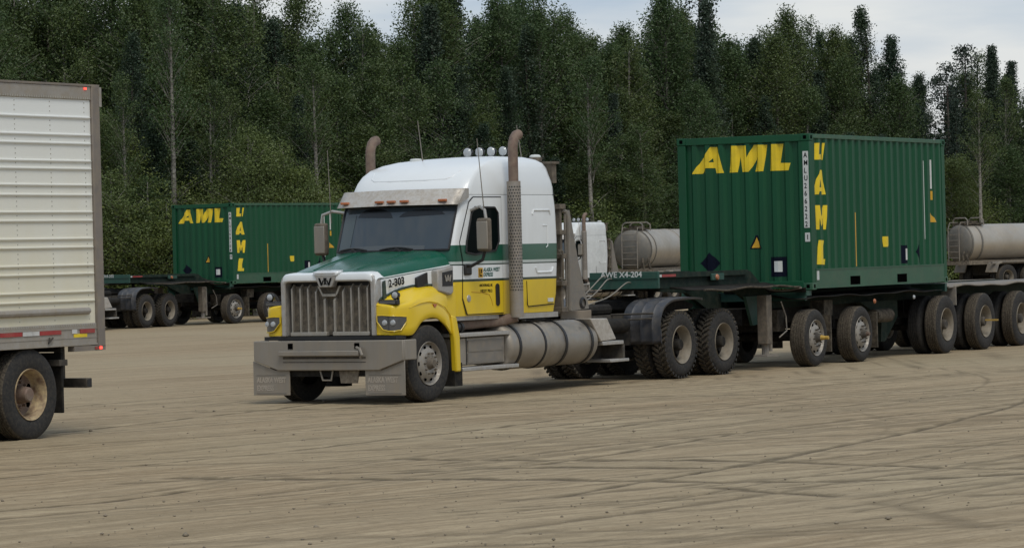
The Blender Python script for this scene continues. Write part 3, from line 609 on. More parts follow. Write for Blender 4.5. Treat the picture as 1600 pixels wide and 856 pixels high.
        # fuel tank and steps
        mb = MB(); mb.lathe([(0, 0), (.25, .0), (.31, .03), (.33, .08), (.33, .93), (.345, .96), (.345, 1.02), (.33, 1.05), (.33, 1.10), (.345, 1.13), (.345, 1.25), (.33, 1.28), (.33, 2.40), (.31, 2.45), (.25, 2.48), (0, 2.48)], c=(2.10, sd * .84, .67), n=36, axis='x'); tk = obj('fuel_tank', mb, 'tank', T, smooth=True, angle=50)
        for xx in (2.34, 3.04, 3.62, 4.36):
            mb = MB(); mb.lathe([(.332, -.03), (.342, -.03), (.342, .03), (.332, .03)], c=(xx, sd * .84, .67), n=36, axis='x'); obj('tank_strap', mb, 'black', tk, smooth=True)
        mb = MB(); mb.lathe([(0, .06), (.05, .06), (.06, .0)], c=(3.3, sd * .62, .97), n=14, axis='z'); obj('filler_cap', mb, 'chrome', tk)
        mb = MB(); mb.prism([(4.36, 1.01), (4.86, 1.00), (5.12, .68), (4.66, .66)], sd * .45, sd * 1.14); obj('tank_fairing', mb, 'visor', T, bevel=.012)
        mb = MB(); mb.prism([(4.72, .655), (5.30, .655), (5.42, .34), (4.86, .34)], sd * .70, sd * .76); o = obj('rear_step', mb, 'frame', T)
        mb = MB(); mb.box(4.70, 5.32, sd * .76, sd * 1.15, .60, .655); obj('step_tread', mb, 'chrome', o, bevel=.008); mb = MB(); mb.box(4.86, 5.42, sd * .76, sd * 1.18, .34, .385); obj('step_tread', mb, 'chrome', o, bevel=.008)
        mb = MB(); mb.box(5.30, 5.36, sd * .76, sd * 1.14, .385, .60); obj('step_riser', mb, 'frame', o)
        mb = MB(); mb.box(.86, 2.08, sd * .62, sd * 1.06, .46, .84); bx = obj('side_box', mb, 'tank', T, bevel=.015)
        mb = MB(); mb.box(1.06, 1.075, sd * 1.06, sd * 1.068, .46, .84); obj('box_gap', mb, 'black', bx)
        mb = MB(); mb.prism([(1.10, .80), (2.02, .80), (2.02, .64), (1.10, .64)], sd * 1.06, sd * 1.075).box(1.10, 2.02, sd * 1.06, sd * 1.07, .49, .62); obj('box_cover', mb, 'shield', bx)
        mb = MB(); mb.box(.84, 2.14, sd * .80, sd * 1.12, .85, .905); obj('cab_step', mb, 'chrome', T, bevel=.01); mb = MB(); mb.box(.84, 2.32, sd * .85, sd * 1.15, .375, .43); obj('cab_step', mb, 'chrome', T, bevel=.01)
        mb = MB(); mb.cyl((.82, sd * .95, .985), (1.12, sd * .95, .985), .06, 14).cyl((1.05, sd * .95, .985), (1.10, sd * .95, .985), .075, 14); obj('air_canister', mb, 'black', T, smooth=True)
        mb = MB(); mb.box(.66, .86, sd * .75, sd * 1.12, .18, .50); obj('splash_flap', mb, 'dark', T)
        # quarter fender
        pr = [(6.43, .55), (6.42, .80), (6.45, .98), (6.55, 1.12), (6.72, 1.20), (6.95, 1.24), (7.55, 1.25), (7.78, 1.23)]
        pr = [tuple(p) for p in catmull(pr, 3)]
        rows = [[(a, y, b) for a, b in pr] for y in (sd * .50, sd * .62, sd * .64, sd * .66, sd * .80, sd * .82, sd * .84, sd * 1.0, sd * 1.02, sd * 1.04, sd * 1.17)]
        for i in (2, 5, 8): rows[i] = [(a - .012, y, b + .012) for a, y, b in rows[i]]
        rows.append([(a, y - sd * 0, b - .035) for a, y, b in rows[-1]])
        mb = MB(); mb.loft(rows); o = obj('quarter_fender', mb, 'fender', T, smooth=True, angle=60); so = o.modifiers.new('t', 'SOLIDIFY'); so.thickness = .012
        mb = MB(); mb.tube([(6.15, sd * .45, 1.02), (6.42, sd * 1.05, 1.03)], .018, 6).tube([(6.15, sd * .45, .93), (6.42, sd * 1.02, .95)], .015, 6); obj('fender_bracket', mb, 'frame', T)
        # wheels
        wheel('steer', T, 0, sd * 1.15, .525, sd > 0, .2); wheel('drive', T, 7.13, sd * 1.15, .525, sd > 0, .5); wheel('drive', T, 8.51, sd * 1.15, .525, sd > 0, 1.1)
        mb = MB(); mb.box(-.65, 9.2, sd * .38, sd * .46, .74, 1.02); obj('frame_rail', mb, 'frame', T)
    # axles / undercarriage
    mb = MB(); mb.cyl((0, -.9, .50), (0, .9, .50), .07, 10).box(-.5, .6, -.35, .35, .42, .95); obj('front_axle', mb, 'dark', T)
    for ax in (7.13, 8.51):
        mb = MB(); mb.cyl((ax, -.8, .525), (ax, .8, .525), .10, 12).lathe([(0, -.25), (.2, -.2), (.26, 0), (.2, .2), (0, .25)], c=(ax, 0, .53), n=14, axis='x'); obj('drive_axle', mb, 'dark', T, smooth=True)
    mb = MB(); mb.box(.6, 5.0, -.36, .36, .45, 1.05).cyl((5.0, 0, .62), (7.1, 0, .55), .06, 8).box(5.2, 6.3, -.7, .7, .55, .80).box(6.8, 8.9, -.5, .5, .35, .45); obj('underbody', mb, 'dark', T)
    mb = MB(); mb.cyl((5.0, -.72, .86), (6.1, -.72, .86), .11, 12).cyl((5.4, .72, .86), (6.2, .72, .86), .11, 12).cyl((5.15, -.3, 1.10), (6.3, -.3, 1.10), .09, 10); obj('air_tanks', mb, 'dark', T, smooth=True)
    mb = MB(); mb.prism([(7.2, 1.08), (7.25, 1.22), (8.2, 1.24), (8.75, 1.12), (8.7, 1.05), (7.3, 1.02)], -.48, .48); obj('fifth_wheel', mb, 'dark', T, bevel=.02)
    mb = MB(); mb.box(4.36, 5.25, -.62, .62, 1.05, 1.10).box(4.36, 5.25, -.64, -.62, .98, 1.12); obj('deck_plate', mb, 'siren', T, bevel=.008)
    # headache rack behind the sleeper
    mb = MB(); mb.box(4.02, 4.08, -.86, .86, 1.12, 2.70); rk = obj('headache_rack', mb, 'rack', T)
    for zz in (1.16, 1.55, 1.95, 2.30, 2.68):
        mb = MB(); mb.box(3.97, 4.14, -.90, .90, zz - .045, zz + .03); obj('rack_bar', mb, 'rack', rk, bevel=.008)
    for sd in (-1, 1):
        mb = MB(); mb.prism([(4.16, 2.62), (4.30, 2.62), (4.52, 1.85), (4.80, 1.15), (4.16, 1.12)], sd * .84, sd * .87); obj('rack_side', mb, 'shield', T, bevel=.006)
        mb = MB(); mb.tube([(4.22, sd * .88, 1.14), (4.22, sd * .88, 2.52), (4.19, sd * .86, 2.60), (4.10, sd * .84, 2.62)], .035, 8); obj('rack_post', mb, 'shield', T, smooth=True)
        mb = MB(); mb.tube([(3.85, sd * .92, 1.62), (3.95, sd * .94, 1.62), (3.95, sd * .94, 2.02), (3.85, sd * .92, 2.02)], .018, 6); obj('grab_handle', mb, 'rack', T)
    mb = MB(); mb.lathe([(0, .06), (.06, .05), (.09, 0), (.06, -.02)], c=(4.60, -.88, 1.24), n=14, axis='y'); obj('hose_coupling', mb, 'black', T)
    # bumper
    bp_ = [(-1.27, .60), (-.87, .465), (.81, .465), (1.22, .60), (1.22, .875), (-1.27, .875)]
    mb = MB(); mb.prism(bp_, -.84, -.80, 'yz'); mb.box(-.80, -.50, -1.27, -1.235, .60, .875).box(-.80, -.50, 1.185, 1.22, .60, .875); bmp = obj('bumper', mb, 'bumper', T, bevel=.012)
    mb = MB(); mb.box(-.90, -.84, -.58, .76, .665, .735); obj('bumper_step', mb, 'bumper', bmp, bevel=.01)
    mb = MB(); mb.box(-.844, -.839, -.66, .72, .625, .655).box(-.843, -.839, -.66, .72, .575, .585); obj('bumper_slot', mb, 'frame', bmp)
    for yy in (-.52, .59):
        mb = MB(); mb.box(-.846, -.838, yy - .04, yy + .04, .76, .84); obj('tow_hole', mb, 'void', bmp)
    mb = MB(); mb.tube([(-.85, -.52, .78), (-.89, -.60, .76), (-.90, -.64, .68), (-.88, -.60, .64)], .02, 6); obj('tow_hook', mb, 'bumper', bmp)
    for sg, y0, y1 in ((-1, -1.27, -.62), (1, .64, 1.26)):
        mb = MB(); o_, i_ = (y0, y1) if sg < 0 else (y1, y0)
        mb.prism([(o_, .125), (i_, .125), (i_, .47), (o_ - sg * .38, .47), (o_, .60)], -.835 + .03, -.79, 'yz'); fl = obj('bumper_flap', mb, 'bumper', T, bevel=.005)
        mb = MB(); 
        for a_, b_ in ((.16, .40),):
            for yy0, yy1, zz0, zz1 in ((o_ - sg * .06, i_ + sg * .06, .40, .408), (o_ - sg * .06, i_ + sg * .06, .15, .158)): mb.box(-.81, -.805, min(yy0, yy1), max(yy0, yy1), zz0, zz1)
        obj('flap_edge', mb, 'shield', fl)
        if writing:
            st_ = (i_ - .04) if sg < 0 else (o_ - .06)
            lettering('ALASKA WEST', .105, 'flapprint', fl, (-.8065, st_, .30), (0, -1, 0), (0, 0, 1), bold=.003, sx=.72)
            lettering('EXPRESS', .105, 'flapprint', fl, (-.8065, st_, .19), (0, -1, 0), (0, 0, 1), bold=.003, sx=.72)
    mb = MB(); mb.box(-.74, -.50, -1.1, 1.1, .88, .93); obj('bumper_filler', mb, 'black', T)
    mb = MB(); mb.prism([(-.17, .46), (-.50, .46), (-.47, .29), (-.20, .29)], -.78, -.76, 'yz'); obj('hanging_tag', mb, 'browndirt', T)
    mb = MB(); mb.tube([(-.78, .14, .46), (-.78, .10, .33), (-.78, -.04, .33), (-.78, -.07, .46)], .014, 6); obj('tow_loop', mb, 'bumper', T)
    mb = MB(); mb.box(-.76, -.60, -1.0, 1.0, .38, .62); obj('lower_crossmember', mb, 'dark', T)
    # roof gear
    for yy in (-.34, -.135, .07, .275):
        mb = MB(); mb.lathe([(0, .09), (.05, .085), (.075, .03), (.08, 0.0)], c=(3.32, yy, 3.50), n=18, axis='x').box(3.33, 3.36, yy - .012, yy + .012, 3.38, 3.46); o = obj('roof_lamp', mb, 'black', T, smooth=True)
        mb = MB(); mb.lathe([(0, -.02), (.05, -.015), (.071, .004)], c=(3.312, yy, 3.50), n=18, axis='x'); obj('lamp_lens', mb, 'lens', o, smooth=True)
    mb = MB(); mb.box(3.30, 3.38, -.50, .45, 3.39, 3.42); obj('lamp_rail', mb, 'black', T)
    mb = MB(); mb.lathe([(.09, -.02), (.09, .03), (.075, .05), (0, .055)], c=(2.35, .55, 3.36), n=18, axis='z'); obj('roof_dome', mb, 'stickerwhite', T, smooth=True)
    mb = MB(); mb.cyl((3.70, -.66, 3.34), (3.70, -.66, 3.40), .10, 16).box(3.52, 3.86, -.70, -.62, 3.30, 3.34).prism([(3.72, 3.30), (3.86, 3.30), (3.86, 3.02), (3.76, 3.02)], -.92, -.80).box(3.70, 3.90, -.95, -.60, 3.30, 3.335); o = obj('rear_work_light', mb, 'rack', T)
    mb = MB(); mb.lathe([(.085, 0), (.085, .02), (.06, .04), (0, .045)], c=(3.70, -.66, 3.40), n=16, axis='z'); obj('beacon', mb, 'stickerwhite', o, smooth=True)
    for a, b, r in (((1.26, -1.30, 2.50), (1.20, -1.24, 3.62), .006), ((2.15, .30, 3.36), (2.12, .35, 3.95), .006), ((1.26, 1.32, 2.50), (1.24, 1.34, 3.55), .005), ((3.5, -.55, 3.38), (3.46, -.50, 3.88), .006)):
        mb = MB(); mb.tube([a, b], [r * 1.5, r], 5); obj('antenna', mb, 'shield', T)
    if writing:
        lettering('2-303', .145, 'print_black', T, (-.50, -.838, 1.58), (1, -.13, .13), (0, .06, 1), bold=.004, name='fleet_number')
        mb = MB(); mb.box(1.51, 1.62, -1.0185, -1.0115, 1.675, 1.81); lg = obj('door_logo', mb, 'ayellow2', T)
        mb = MB(); mb.prism([(1.53, 1.79), (1.55, 1.79), (1.55, 1.71), (1.60, 1.71), (1.60, 1.69), (1.53, 1.69)], -1.0205, -1.0185).prism([(1.57, 1.79), (1.60, 1.79), (1.60, 1.76), (1.585, 1.73), (1.57, 1.73)], -1.0205, -1.0185); obj('logo_mark', mb, 'print_black', lg)
        lettering('ALASKA WEST', .078, 'print_green', T, (1.64, -1.0125, 1.755), (1, 0, 0), (0, 0, 1), bold=.002, shear=.2, sx=.86)
        lettering('EXPRESS', .078, 'print_green', T, (1.64, -1.0125, 1.685), (1, 0, 0), (0, 0, 1), bold=.002, shear=.2, sx=.86)
        lettering('ANCHORAGE, AK', .05, 'print_black', T, (1.53, -1.0125, 1.545), (1, 0, 0), (0, 0, 1), bold=.001, sx=.86)
        lettering('USDOT 79513', .06, 'print_black', T, (1.55, -1.0125, 1.46), (1, 0, 0), (0, 0, 1), bold=.001, sx=.86)
    return T

# ------------------------------------------------------------------ shipping container (x from its front wall, y<0 near side, z from its floor)
CL, CW, CH = 6.058, 2.438, 2.591
def corr(u, pitch, d, u0=0.0):
    """trapezoid profile: 0 = outer flat, d = recessed"""
    t = ((u - u0) / pitch) % 1.0
    return 0.0 if t < .30 else (d * (t - .30) / .17 if t < .47 else (d if t < .80 else d * (1 - (t - .80) / .20)))
def corr_breaks(a, b, pitch, u0=0.0):
    out = [a]; k = math.floor((a - u0) / pitch) - 1
    while u0 + k * pitch < b:
        for t in (0, .30, .47, .80):
            u = u0 + (k + t) * pitch
            if a < u < b: out.append(u)
        k += 1
    return sorted(set(out + [b]))
SP, SDP, SU0 = .2835, .036, .12
FP, FDP, FU0 = .245, .045, -1.09
def decal(poly, wall, mats, parent, name, lift=.003, holes=None):
    """paint shape that follows the corrugation: triangulated then cut along the fold lines and pressed onto the wall"""
    import bmesh
    b = bmesh.new()
    def mk(pl):
        vs = [b.verts.new((u, 0, z)) for u, z in pl]; return [b.edges.new((vs[i], vs[(i + 1) % len(vs)])) for i in range(len(vs))]
    es = mk(poly)
    for h in (holes or []): es += mk(h)
    bmesh.ops.triangle_fill(b, edges=es, use_beauty=True)
    us = [p[0] for p in poly]; pitch, u0 = (SP, SU0) if wall == 'side' else (FP, FU0)
    for u in corr_breaks(min(us), max(us), pitch, u0)[1:-1]:
        bmesh.ops.bisect_plane(b, geom=b.verts[:] + b.edges[:] + b.faces[:], plane_co=(u, 0, 0), plane_no=(1, 0, 0))
    for v in b.verts:
        u, z = v.co.x, v.co.z
        if wall == 'side': v.co = (u, -CW / 2 + .012 + corr(u, SP, SDP, SU0) - lift, z)
        else: v.co = (.012 + corr(u, FP, FDP, FU0) - lift, u, z)
    bmesh.ops.recalc_face_normals(b, faces=b.faces)
    me = bpy.data.meshes.new(name); b.to_mesh(me); b.free(); return obj(name, me, mats, parent)
_ug = np.linspace(0, CL, 4000); _ua = np.maximum.accumulate(_ug - 2.2 * np.array([corr(u, SP, SDP, SU0) for u in _ug]))
def S_(poly): return [(float(_ug[min(3999, np.searchsorted(_ua, u))]), z) for u, z in poly]
def rectp(a, b, c, d): return [(a, c), (b, c), (b, d), (a, d)]
def F_(poly): return [(w - CW / 2, z) for w, z in poly]     # front decals were measured from the near edge
def build_container(label, loc, rz, number='AMLU2662221', group=None):
    K = thing('shipping_container', label, 'shipping container', loc, rz, group)
    h = CW / 2
    us = corr_breaks(.10, CL - .10, SP, SU0); mb = MB(); mb.loft([[(u, -h + .012 + corr(u, SP, SDP, SU0), z) for u in us] for z in (.30, CH - .05)]); obj('side_wall', mb, 'cgreen', K)
    mb = MB(); mb.loft([[(u, h - .012 - corr(u, SP, SDP, SU0), z) for u in us] for z in (.30, CH - .05)]); obj('side_wall', mb, 'cgreen', K)
    us = corr_breaks(-h + .10, h - .10, FP, FU0); mb = MB(); mb.loft([[(.012 + corr(u, FP, FDP, FU0), u, z) for u in us] for z in (.12, CH - .08)]); obj('front_wall', mb, 'cgreen', K)
    mb = MB(); rf = corr_breaks(.05, CL - .05, .21); mb.loft([[(u, y, CH - .012 - corr(u, .21, .02)) for u in rf] for y in (-h + .05, h - .05)]); obj('roof', mb, 'cgreen', K)
    mb = MB(); mb.box(.05, CL - .05, -h + .05, h - .05, .10, .14); obj('floor', mb, 'frame', K)
    for x0 in (0, CL - .16):
        for y0 in (-h, h - .16):
            mb = MB(); yo = y0 if y0 < 0 else y0 + .06
            mb.box(x0 + (0.006), x0 + .154, y0 + .006, y0 + .154, .118, CH - .118); obj('corner_post', mb, 'cgreen', K, bevel=.006)
            for z0 in (0, CH - .118):
                mb = MB(); mb.box(x0 - .003, x0 + .163, y0 - .003, y0 + .163, z0, z0 + .118); cc = obj('corner_casting', mb, 'cgreen' if z0 else 'cgreen_pale', K, bevel=.008)
                mb = MB(); ys = -h - .0045 if y0 < 0 else h + .0005
                mb.prism([(x0 + .05, z0 + .03), (x0 + .11, z0 + .03), (x0 + .11, z0 + .09), (x0 + .05, z0 + .09)], ys, ys + .004)
                xs_ = -.0045 if x0 == 0 else CL + .0035
                mb.prism([(y0 + .05, z0 + .03), (y0 + .11, z0 + .03), (y0 + .11, z0 + .09), (y0 + .05, z0 + .09)], xs_, xs_ + .004, 'yz'); obj('casting_hole', mb, 'void', cc)['kind'] = 'stuff'
    for sd in (-1, 1):
        mb = MB(); mb.box(.163, CL - .163, sd * (h - .06), sd * (h - .002), CH - .075, CH - .005); obj('top_side_rail', mb, 'cgreen_pale', K, bevel=.006)
        mb = MB(); mb.box(.163, CL - .163, sd * (h - .05), sd * (h - .004), .02, .335).box(.163, CL - .163, sd * (h - .05), sd * (h + .004), .325, .345).box(.163, CL - .163, sd * (h - .05), sd * (h + .004), .02, .035); br = obj('bottom_side_rail', mb, 'cgreen_pale', K)
        for a, b_ in ((1.60, 2.02), (3.68, 4.12)):
            mb = MB(); mb.box(a, b_, sd * (h - .008), sd * (h - .001), .055, .20); obj('fork_pocket', mb, 'void', br)
    mb = MB(); mb.box(.002, .06, -h + .163, h - .163, CH - .12, CH - .004); obj('front_header', mb, 'cgreen', K, bevel=.006)
    mb = MB(); mb.box(.004, .06, -h + .163, h - .163, .03, .15); obj('front_sill', mb, 'cgreen', K, bevel=.006)
    for y0, y1 in ((-h + .163, -.01), (.01, h - .163)):
        mb = MB(); mb.box(CL - .06, CL - .02, y0, y1, .12, CH - .12); d = obj('door', mb, 'cgreen', K, bevel=.01)
        for t in (.28, .72):
            yy = y0 + (y1 - y0) * t; mb = MB(); mb.cyl((CL + .01, yy, .06), (CL + .01, yy, CH - .06), .018, 8); obj('lock_rod', mb, 'reeferrail', d)
    mb = MB(); mb.box(CL - .06, CL - .001, -h + .163, h - .163, .03, .12).box(CL - .06, CL - .001, -h + .163, h - .163, CH - .12, CH - .01); obj('door_frame', mb, 'cgreen', K)
    # big yellow letters, front
    A = [(2.179, 1.987), (1.824, 2.433), (1.698, 2.428), (1.58, 1.989), (1.731, 1.987), (1.751, 2.077), (1.927, 2.08), (1.982, 1.989)]; Ah = [(1.859, 2.175), (1.792, 2.244), (1.779, 2.176)]
    Mm = [(1.488, 1.989), (1.438, 2.437), (1.161, 2.433), (1.154, 2.229), (1.033, 2.439), (.785, 2.432), (.854, 1.993), (1.015, 1.993), (.95, 2.237), (1.118, 1.993), (1.251, 1.993), (1.279, 2.25), (1.329, 1.992)]
    L = [(.739, 1.994), (.699, 2.438), (.489, 2.438), (.549, 2.121), (.356, 2.114), (.387, 1.993)]
    decal(F_(A), 'front', 'ayellow', K, 'letter', holes=[F_(Ah)]); decal(F_(Mm), 'front', 'ayellow', K, 'letter'); decal(F_(L), 'front', 'ayellow', K, 'letter')
    sL = [(.234, 2.436), (.449, 2.44), (.416, 2.251), (.50, 2.252), (.481, 2.163), (.217, 2.16)]; sS = [(.552, 2.442), (.665, 2.443), (.556, 2.161), (.506, 2.16)]
    sA = [(.441, 1.989), (.512, 1.99), (.653, 1.584), (.499, 1.579), (.473, 1.634), (.399, 1.634), (.366, 1.584), (.189, 1.578)]
    sM = [(.205, 1.402), (.397, 1.402), (.452, 1.217), (.531, 1.402), (.708, 1.402), (.623, .997), (.514, .997), (.501, 1.183), (.434, 1.048), (.375, 1.183), (.355, .998), (.222, .999)]
    sL2 = [(.313, .821), (.53, .815), (.488, .504), (.567, .503), (.543, .409), (.215, .418)]
    for pl in (sL, sS, sM, sL2): decal(S_(pl), 'side', 'ayellow', K, 'letter')
    decal(S_(sA), 'side', 'ayellow', K, 'letter', holes=[S_([(.40, 1.70), (.47, 1.70), (.45, 1.84)])])
    # small marks
    tri = [(1.13, .70), (.91, .70), (1.0, .93), (1.04, .93)]; decal(F_(tri), 'front', 'navy', K, 'warning_triangle', lift=.003); decal(F_([(1.10, .72), (.94, .72), (1.02, .90)]), 'front', 'ayellow2', K, 'warning_triangle', lift=.006)
    decal(F_([(1.885, .66), (1.70, .48), (1.885, .30), (2.07, .48)]), 'front', 'navy', K, 'placard_diamond'); decal(F_(rectp(.47, .77, .23, .56)), 'front', 'navy', K, 'placard'); decal(F_(rectp(.56, .69, .31, .49)), 'front', 'stickerwhite', K, 'placard_label', lift=.006)
    mb = MB(); mb.box(-.0015, .004, -h + .025, -h + .125, 1.03, 2.30).box(-.0015, .004, -h + .025, -h + .115, .80, .95); ns = obj('number_strip', mb, 'stickerwhite', K)
    for i, ch in enumerate(number[:10]): lettering(ch, .12, 'print_black', ns, (-.0025, -h + .108, 2.195 - i * .127), (0, -1, 0), (0, 0, 1), name='number', bold=.002, sx=.8)
    lettering(number[10], .11, 'print_black', ns, (-.0025, -h + .095, .84), (0, -1, 0), (0, 0, 1), name='number', bold=.002)
    decal(rectp(1.87, 1.95, .36, 1.28), 'side', 'ayellow2', K, 'yellow_stripe'); decal(rectp(5.09, 5.135, .80, 2.20), 'side', 'stickerwhite', K, 'white_strip'); decal(rectp(5.42, 5.47, 1.70, 2.22), 'side', 'stickerwhite', K, 'white_strip')
    decal(rectp(5.42, 5.48, 1.50, 1.66), 'side', 'ayellow2', K, 'orange_mark'); decal([(5.36, 1.10), (5.60, 1.10), (5.38, 1.28)], 'side', 'ayellow2', K, 'orange_triangle')
    decal([(3.14, .86), (3.36, .86), (3.36, .76), (3.30, .68), (3.18, .68), (3.14, .78)], 'side', 'ayellow', K, 'yellow_shield'); decal(rectp(3.95, 4.27, .38, .70), 'side', 'navy', K, 'placard'); decal(rectp(4.10, 4.24, .44, .64), 'side', 'stickerwhite', K, 'placard_label', lift=.006)
    decal([(4.62, .58), (4.80, .78), (4.84, .78), (4.84, .38), (4.80, .38)], 'side', 'navy', K, 'half_diamond')
    mb = MB(); mb.box(.19, .27, -h - .0065, -h + .004, .16, .31); obj('small_label', mb, 'stickerwhite', K)
    return K

# ------------------------------------------------------------------ multi-axle container chassis (x=0 at the container front)
def build_chassis(label, loc, rz, number='AWE X4-204', group=None, rear=13.0):
    Q = thing('container_trailer', label, 'trailer', loc, rz, group)
    mb = MB(); mb.box(-4.5, -4.44, -.60, .60, 1.40, 1.665); fb = obj('front_beam', mb, 'fgreen', Q, bevel=.006)
    mb = MB(); mb.box(-4.515, -4.44, -.60, .60, 1.555, 1.575); obj('beam_lip', mb, 'fgreen', fb)
    lettering(number, .125, 'stickerwhite', Q, (-4.504, .40, 1.585), (0, -1, 0), (0, 0, 1), name='fleet_number', bold=.002, sx=1.05)
    for sd in (-1, 1):
        mb = MB(); mb.prism([(-4.44, 1.64), (-.9, 1.62), (-.2, 1.25), (rear, 1.24), (rear, .98), (-.6, .98), (-1.4, 1.28), (-4.44, 1.41)], sd * .42, sd * .50); obj('frame_beam', mb, 'fgreen_dark', Q)
        mb = MB(); mb.box(-4.40, -1.1, sd * .50, sd * .56, 1.56, 1.64); sr = obj('neck_rail', mb, 'fgreen_dark', Q)
        for i in range(1):
            mb = MB(); mb.box(-4.38 + i * .62, -4.30 + i * .62, sd * .56, sd * .566, 1.575, 1.615); obj('reflector', mb, 'refl_white', sr); mb = MB(); mb.box(-4.28 + i * .62, -3.80 + i * .62, sd * .56, sd * .566, 1.575, 1.615); obj('reflector', mb, 'refl_red', sr)
        # belting skirts: wavy grey edge along the frame
        def wave(x): return .012 * math.sin(x * 2.1 + 1.0 * sd) + .012 * math.sin(x * 4.7)
        for xa, xb, zb in ((-3.9, -.25, 1.42), (-.2, 5.9, 1.215), (6.2, rear, 1.25)):
            X = np.linspace(xa, xb, max(6, int((xb - xa) / .2))); mb = MB()
            yo = 1.17
            if zb == 1.25:
                mb.loft([[(x, sd * y, zb + (wave(x) if y > .9 else 0) - .03 * (y > .9)) for x in X] for y in (.50, .95, yo)]); m_ = 'belt'
            else:
                mb.loft([[(x, sd * y, zb + (wave(x) if y > .8 else 0) - (.06 if y > .8 else 0)) for x in X] for y in (.45, .85, yo if zb < 1.3 else 1.10)]); m_ = 'dark'
            o = obj('belting_skirt', mb, m_, Q, smooth=True); so = o.modifiers.new('t', 'SOLIDIFY'); so.thickness = .014
            if zb == 1.215: continue
            mb = MB(); mb.tube([(x, sd * (yo + .004 if zb < 1.3 else 1.104), zb + wave(x) - (.05 if zb == 1.25 else .066)) for x in X], .016, 5); obj('belting_edge', mb, 'belt' if zb == 1.25 else 'flap', o)
        # landing leg
        mb = MB(); mb.box(-1.32, -1.12, sd * .80, sd * .98, .42, 1.22); lg = obj('landing_leg', mb, 'rack', Q, bevel=.012)
        mb = MB(); mb.cyl((-1.05, sd * .88, .30), (-1.05, sd * .88, 1.2), .055, 10).box(-1.40, -.95, sd * .76, sd * 1.0, .22, .25).cyl((-1.2, sd * .88, .24), (-1.2, sd * .88, .5), .06, 10); obj('leg_foot', mb, 'belt', lg)
        mb = MB(); mb.prism([(-1.2, 1.2), (-.5, 1.2), (-.55, .75), (-.95, .72)], sd * .50, sd * .55); obj('leg_gusset', mb, 'fgreen', lg)
        mb = MB(); mb.tube([(-.80, sd * 1.0, 1.1), (-.62, sd * 1.0, .86), (-.60, sd * 1.0, .62), (-.9, sd * 1.0, .52)], .012, 5); obj('crank_rod', mb, 'belt', lg)
        # axles
        for x in (.10, 2.04): wheel('lift' if x < 1 else 'liftn', Q, x, sd * 1.23, .478, sd > 0, x)
        for x in (5.86, 7.80, 9.74): wheel('trailer', Q, x, sd * 1.27, .525, sd > 0, x)
        mb = MB(); mb.box(7.80, 7.83, sd * 1.25, sd * 1.50, .53, .56); obj('yellow_rod', mb, 'yellowhub', Q)
        for x in (.85, 2.85):
            mb = MB(); mb.box(x, x + .05, sd * .66, sd * 1.15, .22, .84); obj('mud_flap', mb, 'flap', Q)
        mb = MB(); mb.box(6.42, 6.46, sd * .95, sd * 1.22, .86, 1.20); obj('small_flap', mb, 'belt', Q)
        mb = MB(); mb.prism([(3.2, 1.0), (4.6, 1.0), (4.9, .98), (4.9, .70), (4.3, .28), (4.1, .28), (4.15, .6), (3.7, .85)], sd * .58, sd * .70); obj('suspension_bracket', mb, 'fgreen_dark', Q)
        mb = MB(); mb.box(1.05, 1.42, sd * .70, sd * .95, .82, 1.08).box(-.30, .0, sd * .5, sd * .7, .6, .95); obj('tool_box', mb, 'flap', Q)
    mb = MB(); mb.box(-.10, -.02, -1.12, 1.12, 1.10, 1.26).box(-.10, .10, -1.15, -.95, 1.18, 1.265).box(-.10, .10, .95, 1.15, 1.18, 1.265); bl = obj('front_bolster', mb, 'fgreen', Q)
    mb = MB(); mb.box(-2.55, -2.10, -.60, -.56, 1.49, 1.60); lb = obj('lamp_bracket', mb, 'fgreen', Q, bevel=.01)
    mb = MB(); mb.lathe([(0, -.03), (.04, -.025), (.05, 0)], c=(-2.38, -.60, 1.54), n=14, axis='y'); obj('amber_lamp', mb, 'amber', lb, smooth=True)
    mb = MB(); rows = [[(x, y, 1.50 - (.20 + .03 * math.sin(y * 6)) * max(0, min(1, (-.05 - y) / .5))) for y in np.linspace(-1.15, .35, 14)] for x in (-.30, -.12)]
    rows.append([(-.12, y, 1.24) for y in np.linspace(-1.15, .35, 14)]); mb.loft(rows); o = obj('torn_belting', mb, 'dark', Q, smooth=True); so = o.modifiers.new('t', 'SOLIDIFY'); so.thickness = .012
    mb = MB(); mb.tube([rows[0][i] for i in range(14)], .014, 5); obj('belting_edge', mb, 'belt', o)
    mb = MB(); mb.box(CL + .02, CL + .12, -1.15, 1.15, 1.12, 1.262); obj('rear_bolster', mb, 'fgreen', Q)
    for x in (-3.9, -2.6, -1.5, 1.5, 3.2, 4.8, 6.6, 8.8, 10.8, rear - .1):
        zt = 1.60 if x < -1 else 1.235; mb = MB(); mb.box(x, x + .08, -.415, .415, zt - .18, zt - .01); obj('crossmember', mb, 'fgreen_dark', Q)
    mb = MB(); mb.box(-4.44, -2.4, -.415, .415, 1.385, 1.40).cyl((-3.57, 0, 1.25), (-3.57, 0, 1.39), .05, 10); obj('upper_coupler', mb, 'dark', Q)
    for x in (.10, 2.04, 5.86, 7.80, 9.74):
        mb = MB(); mb.cyl((x, -1.0, .50), (x, 1.0, .50), .075, 10).cyl((x + .25, -.45, .74), (x + .25, -.45, .98), .13, 12).cyl((x + .25, .45, .74), (x + .25, .45, .98), .13, 12).box(x - .55, x + .35, -.5, -.42, .55, .66).box(x - .55, x + .35, .42, .5, .55, .66).box(x - .6, x - .5, -.5, .5, .6, .98); obj('axle', mb, 'dark', Q, smooth=True)
    mb = MB(); mb.box(-1.0, 5.0, -.38, .38, .72, .99).box(6.3, rear - .5, -.38, .38, .78, .99); obj('under_gear', mb, 'dark', Q)
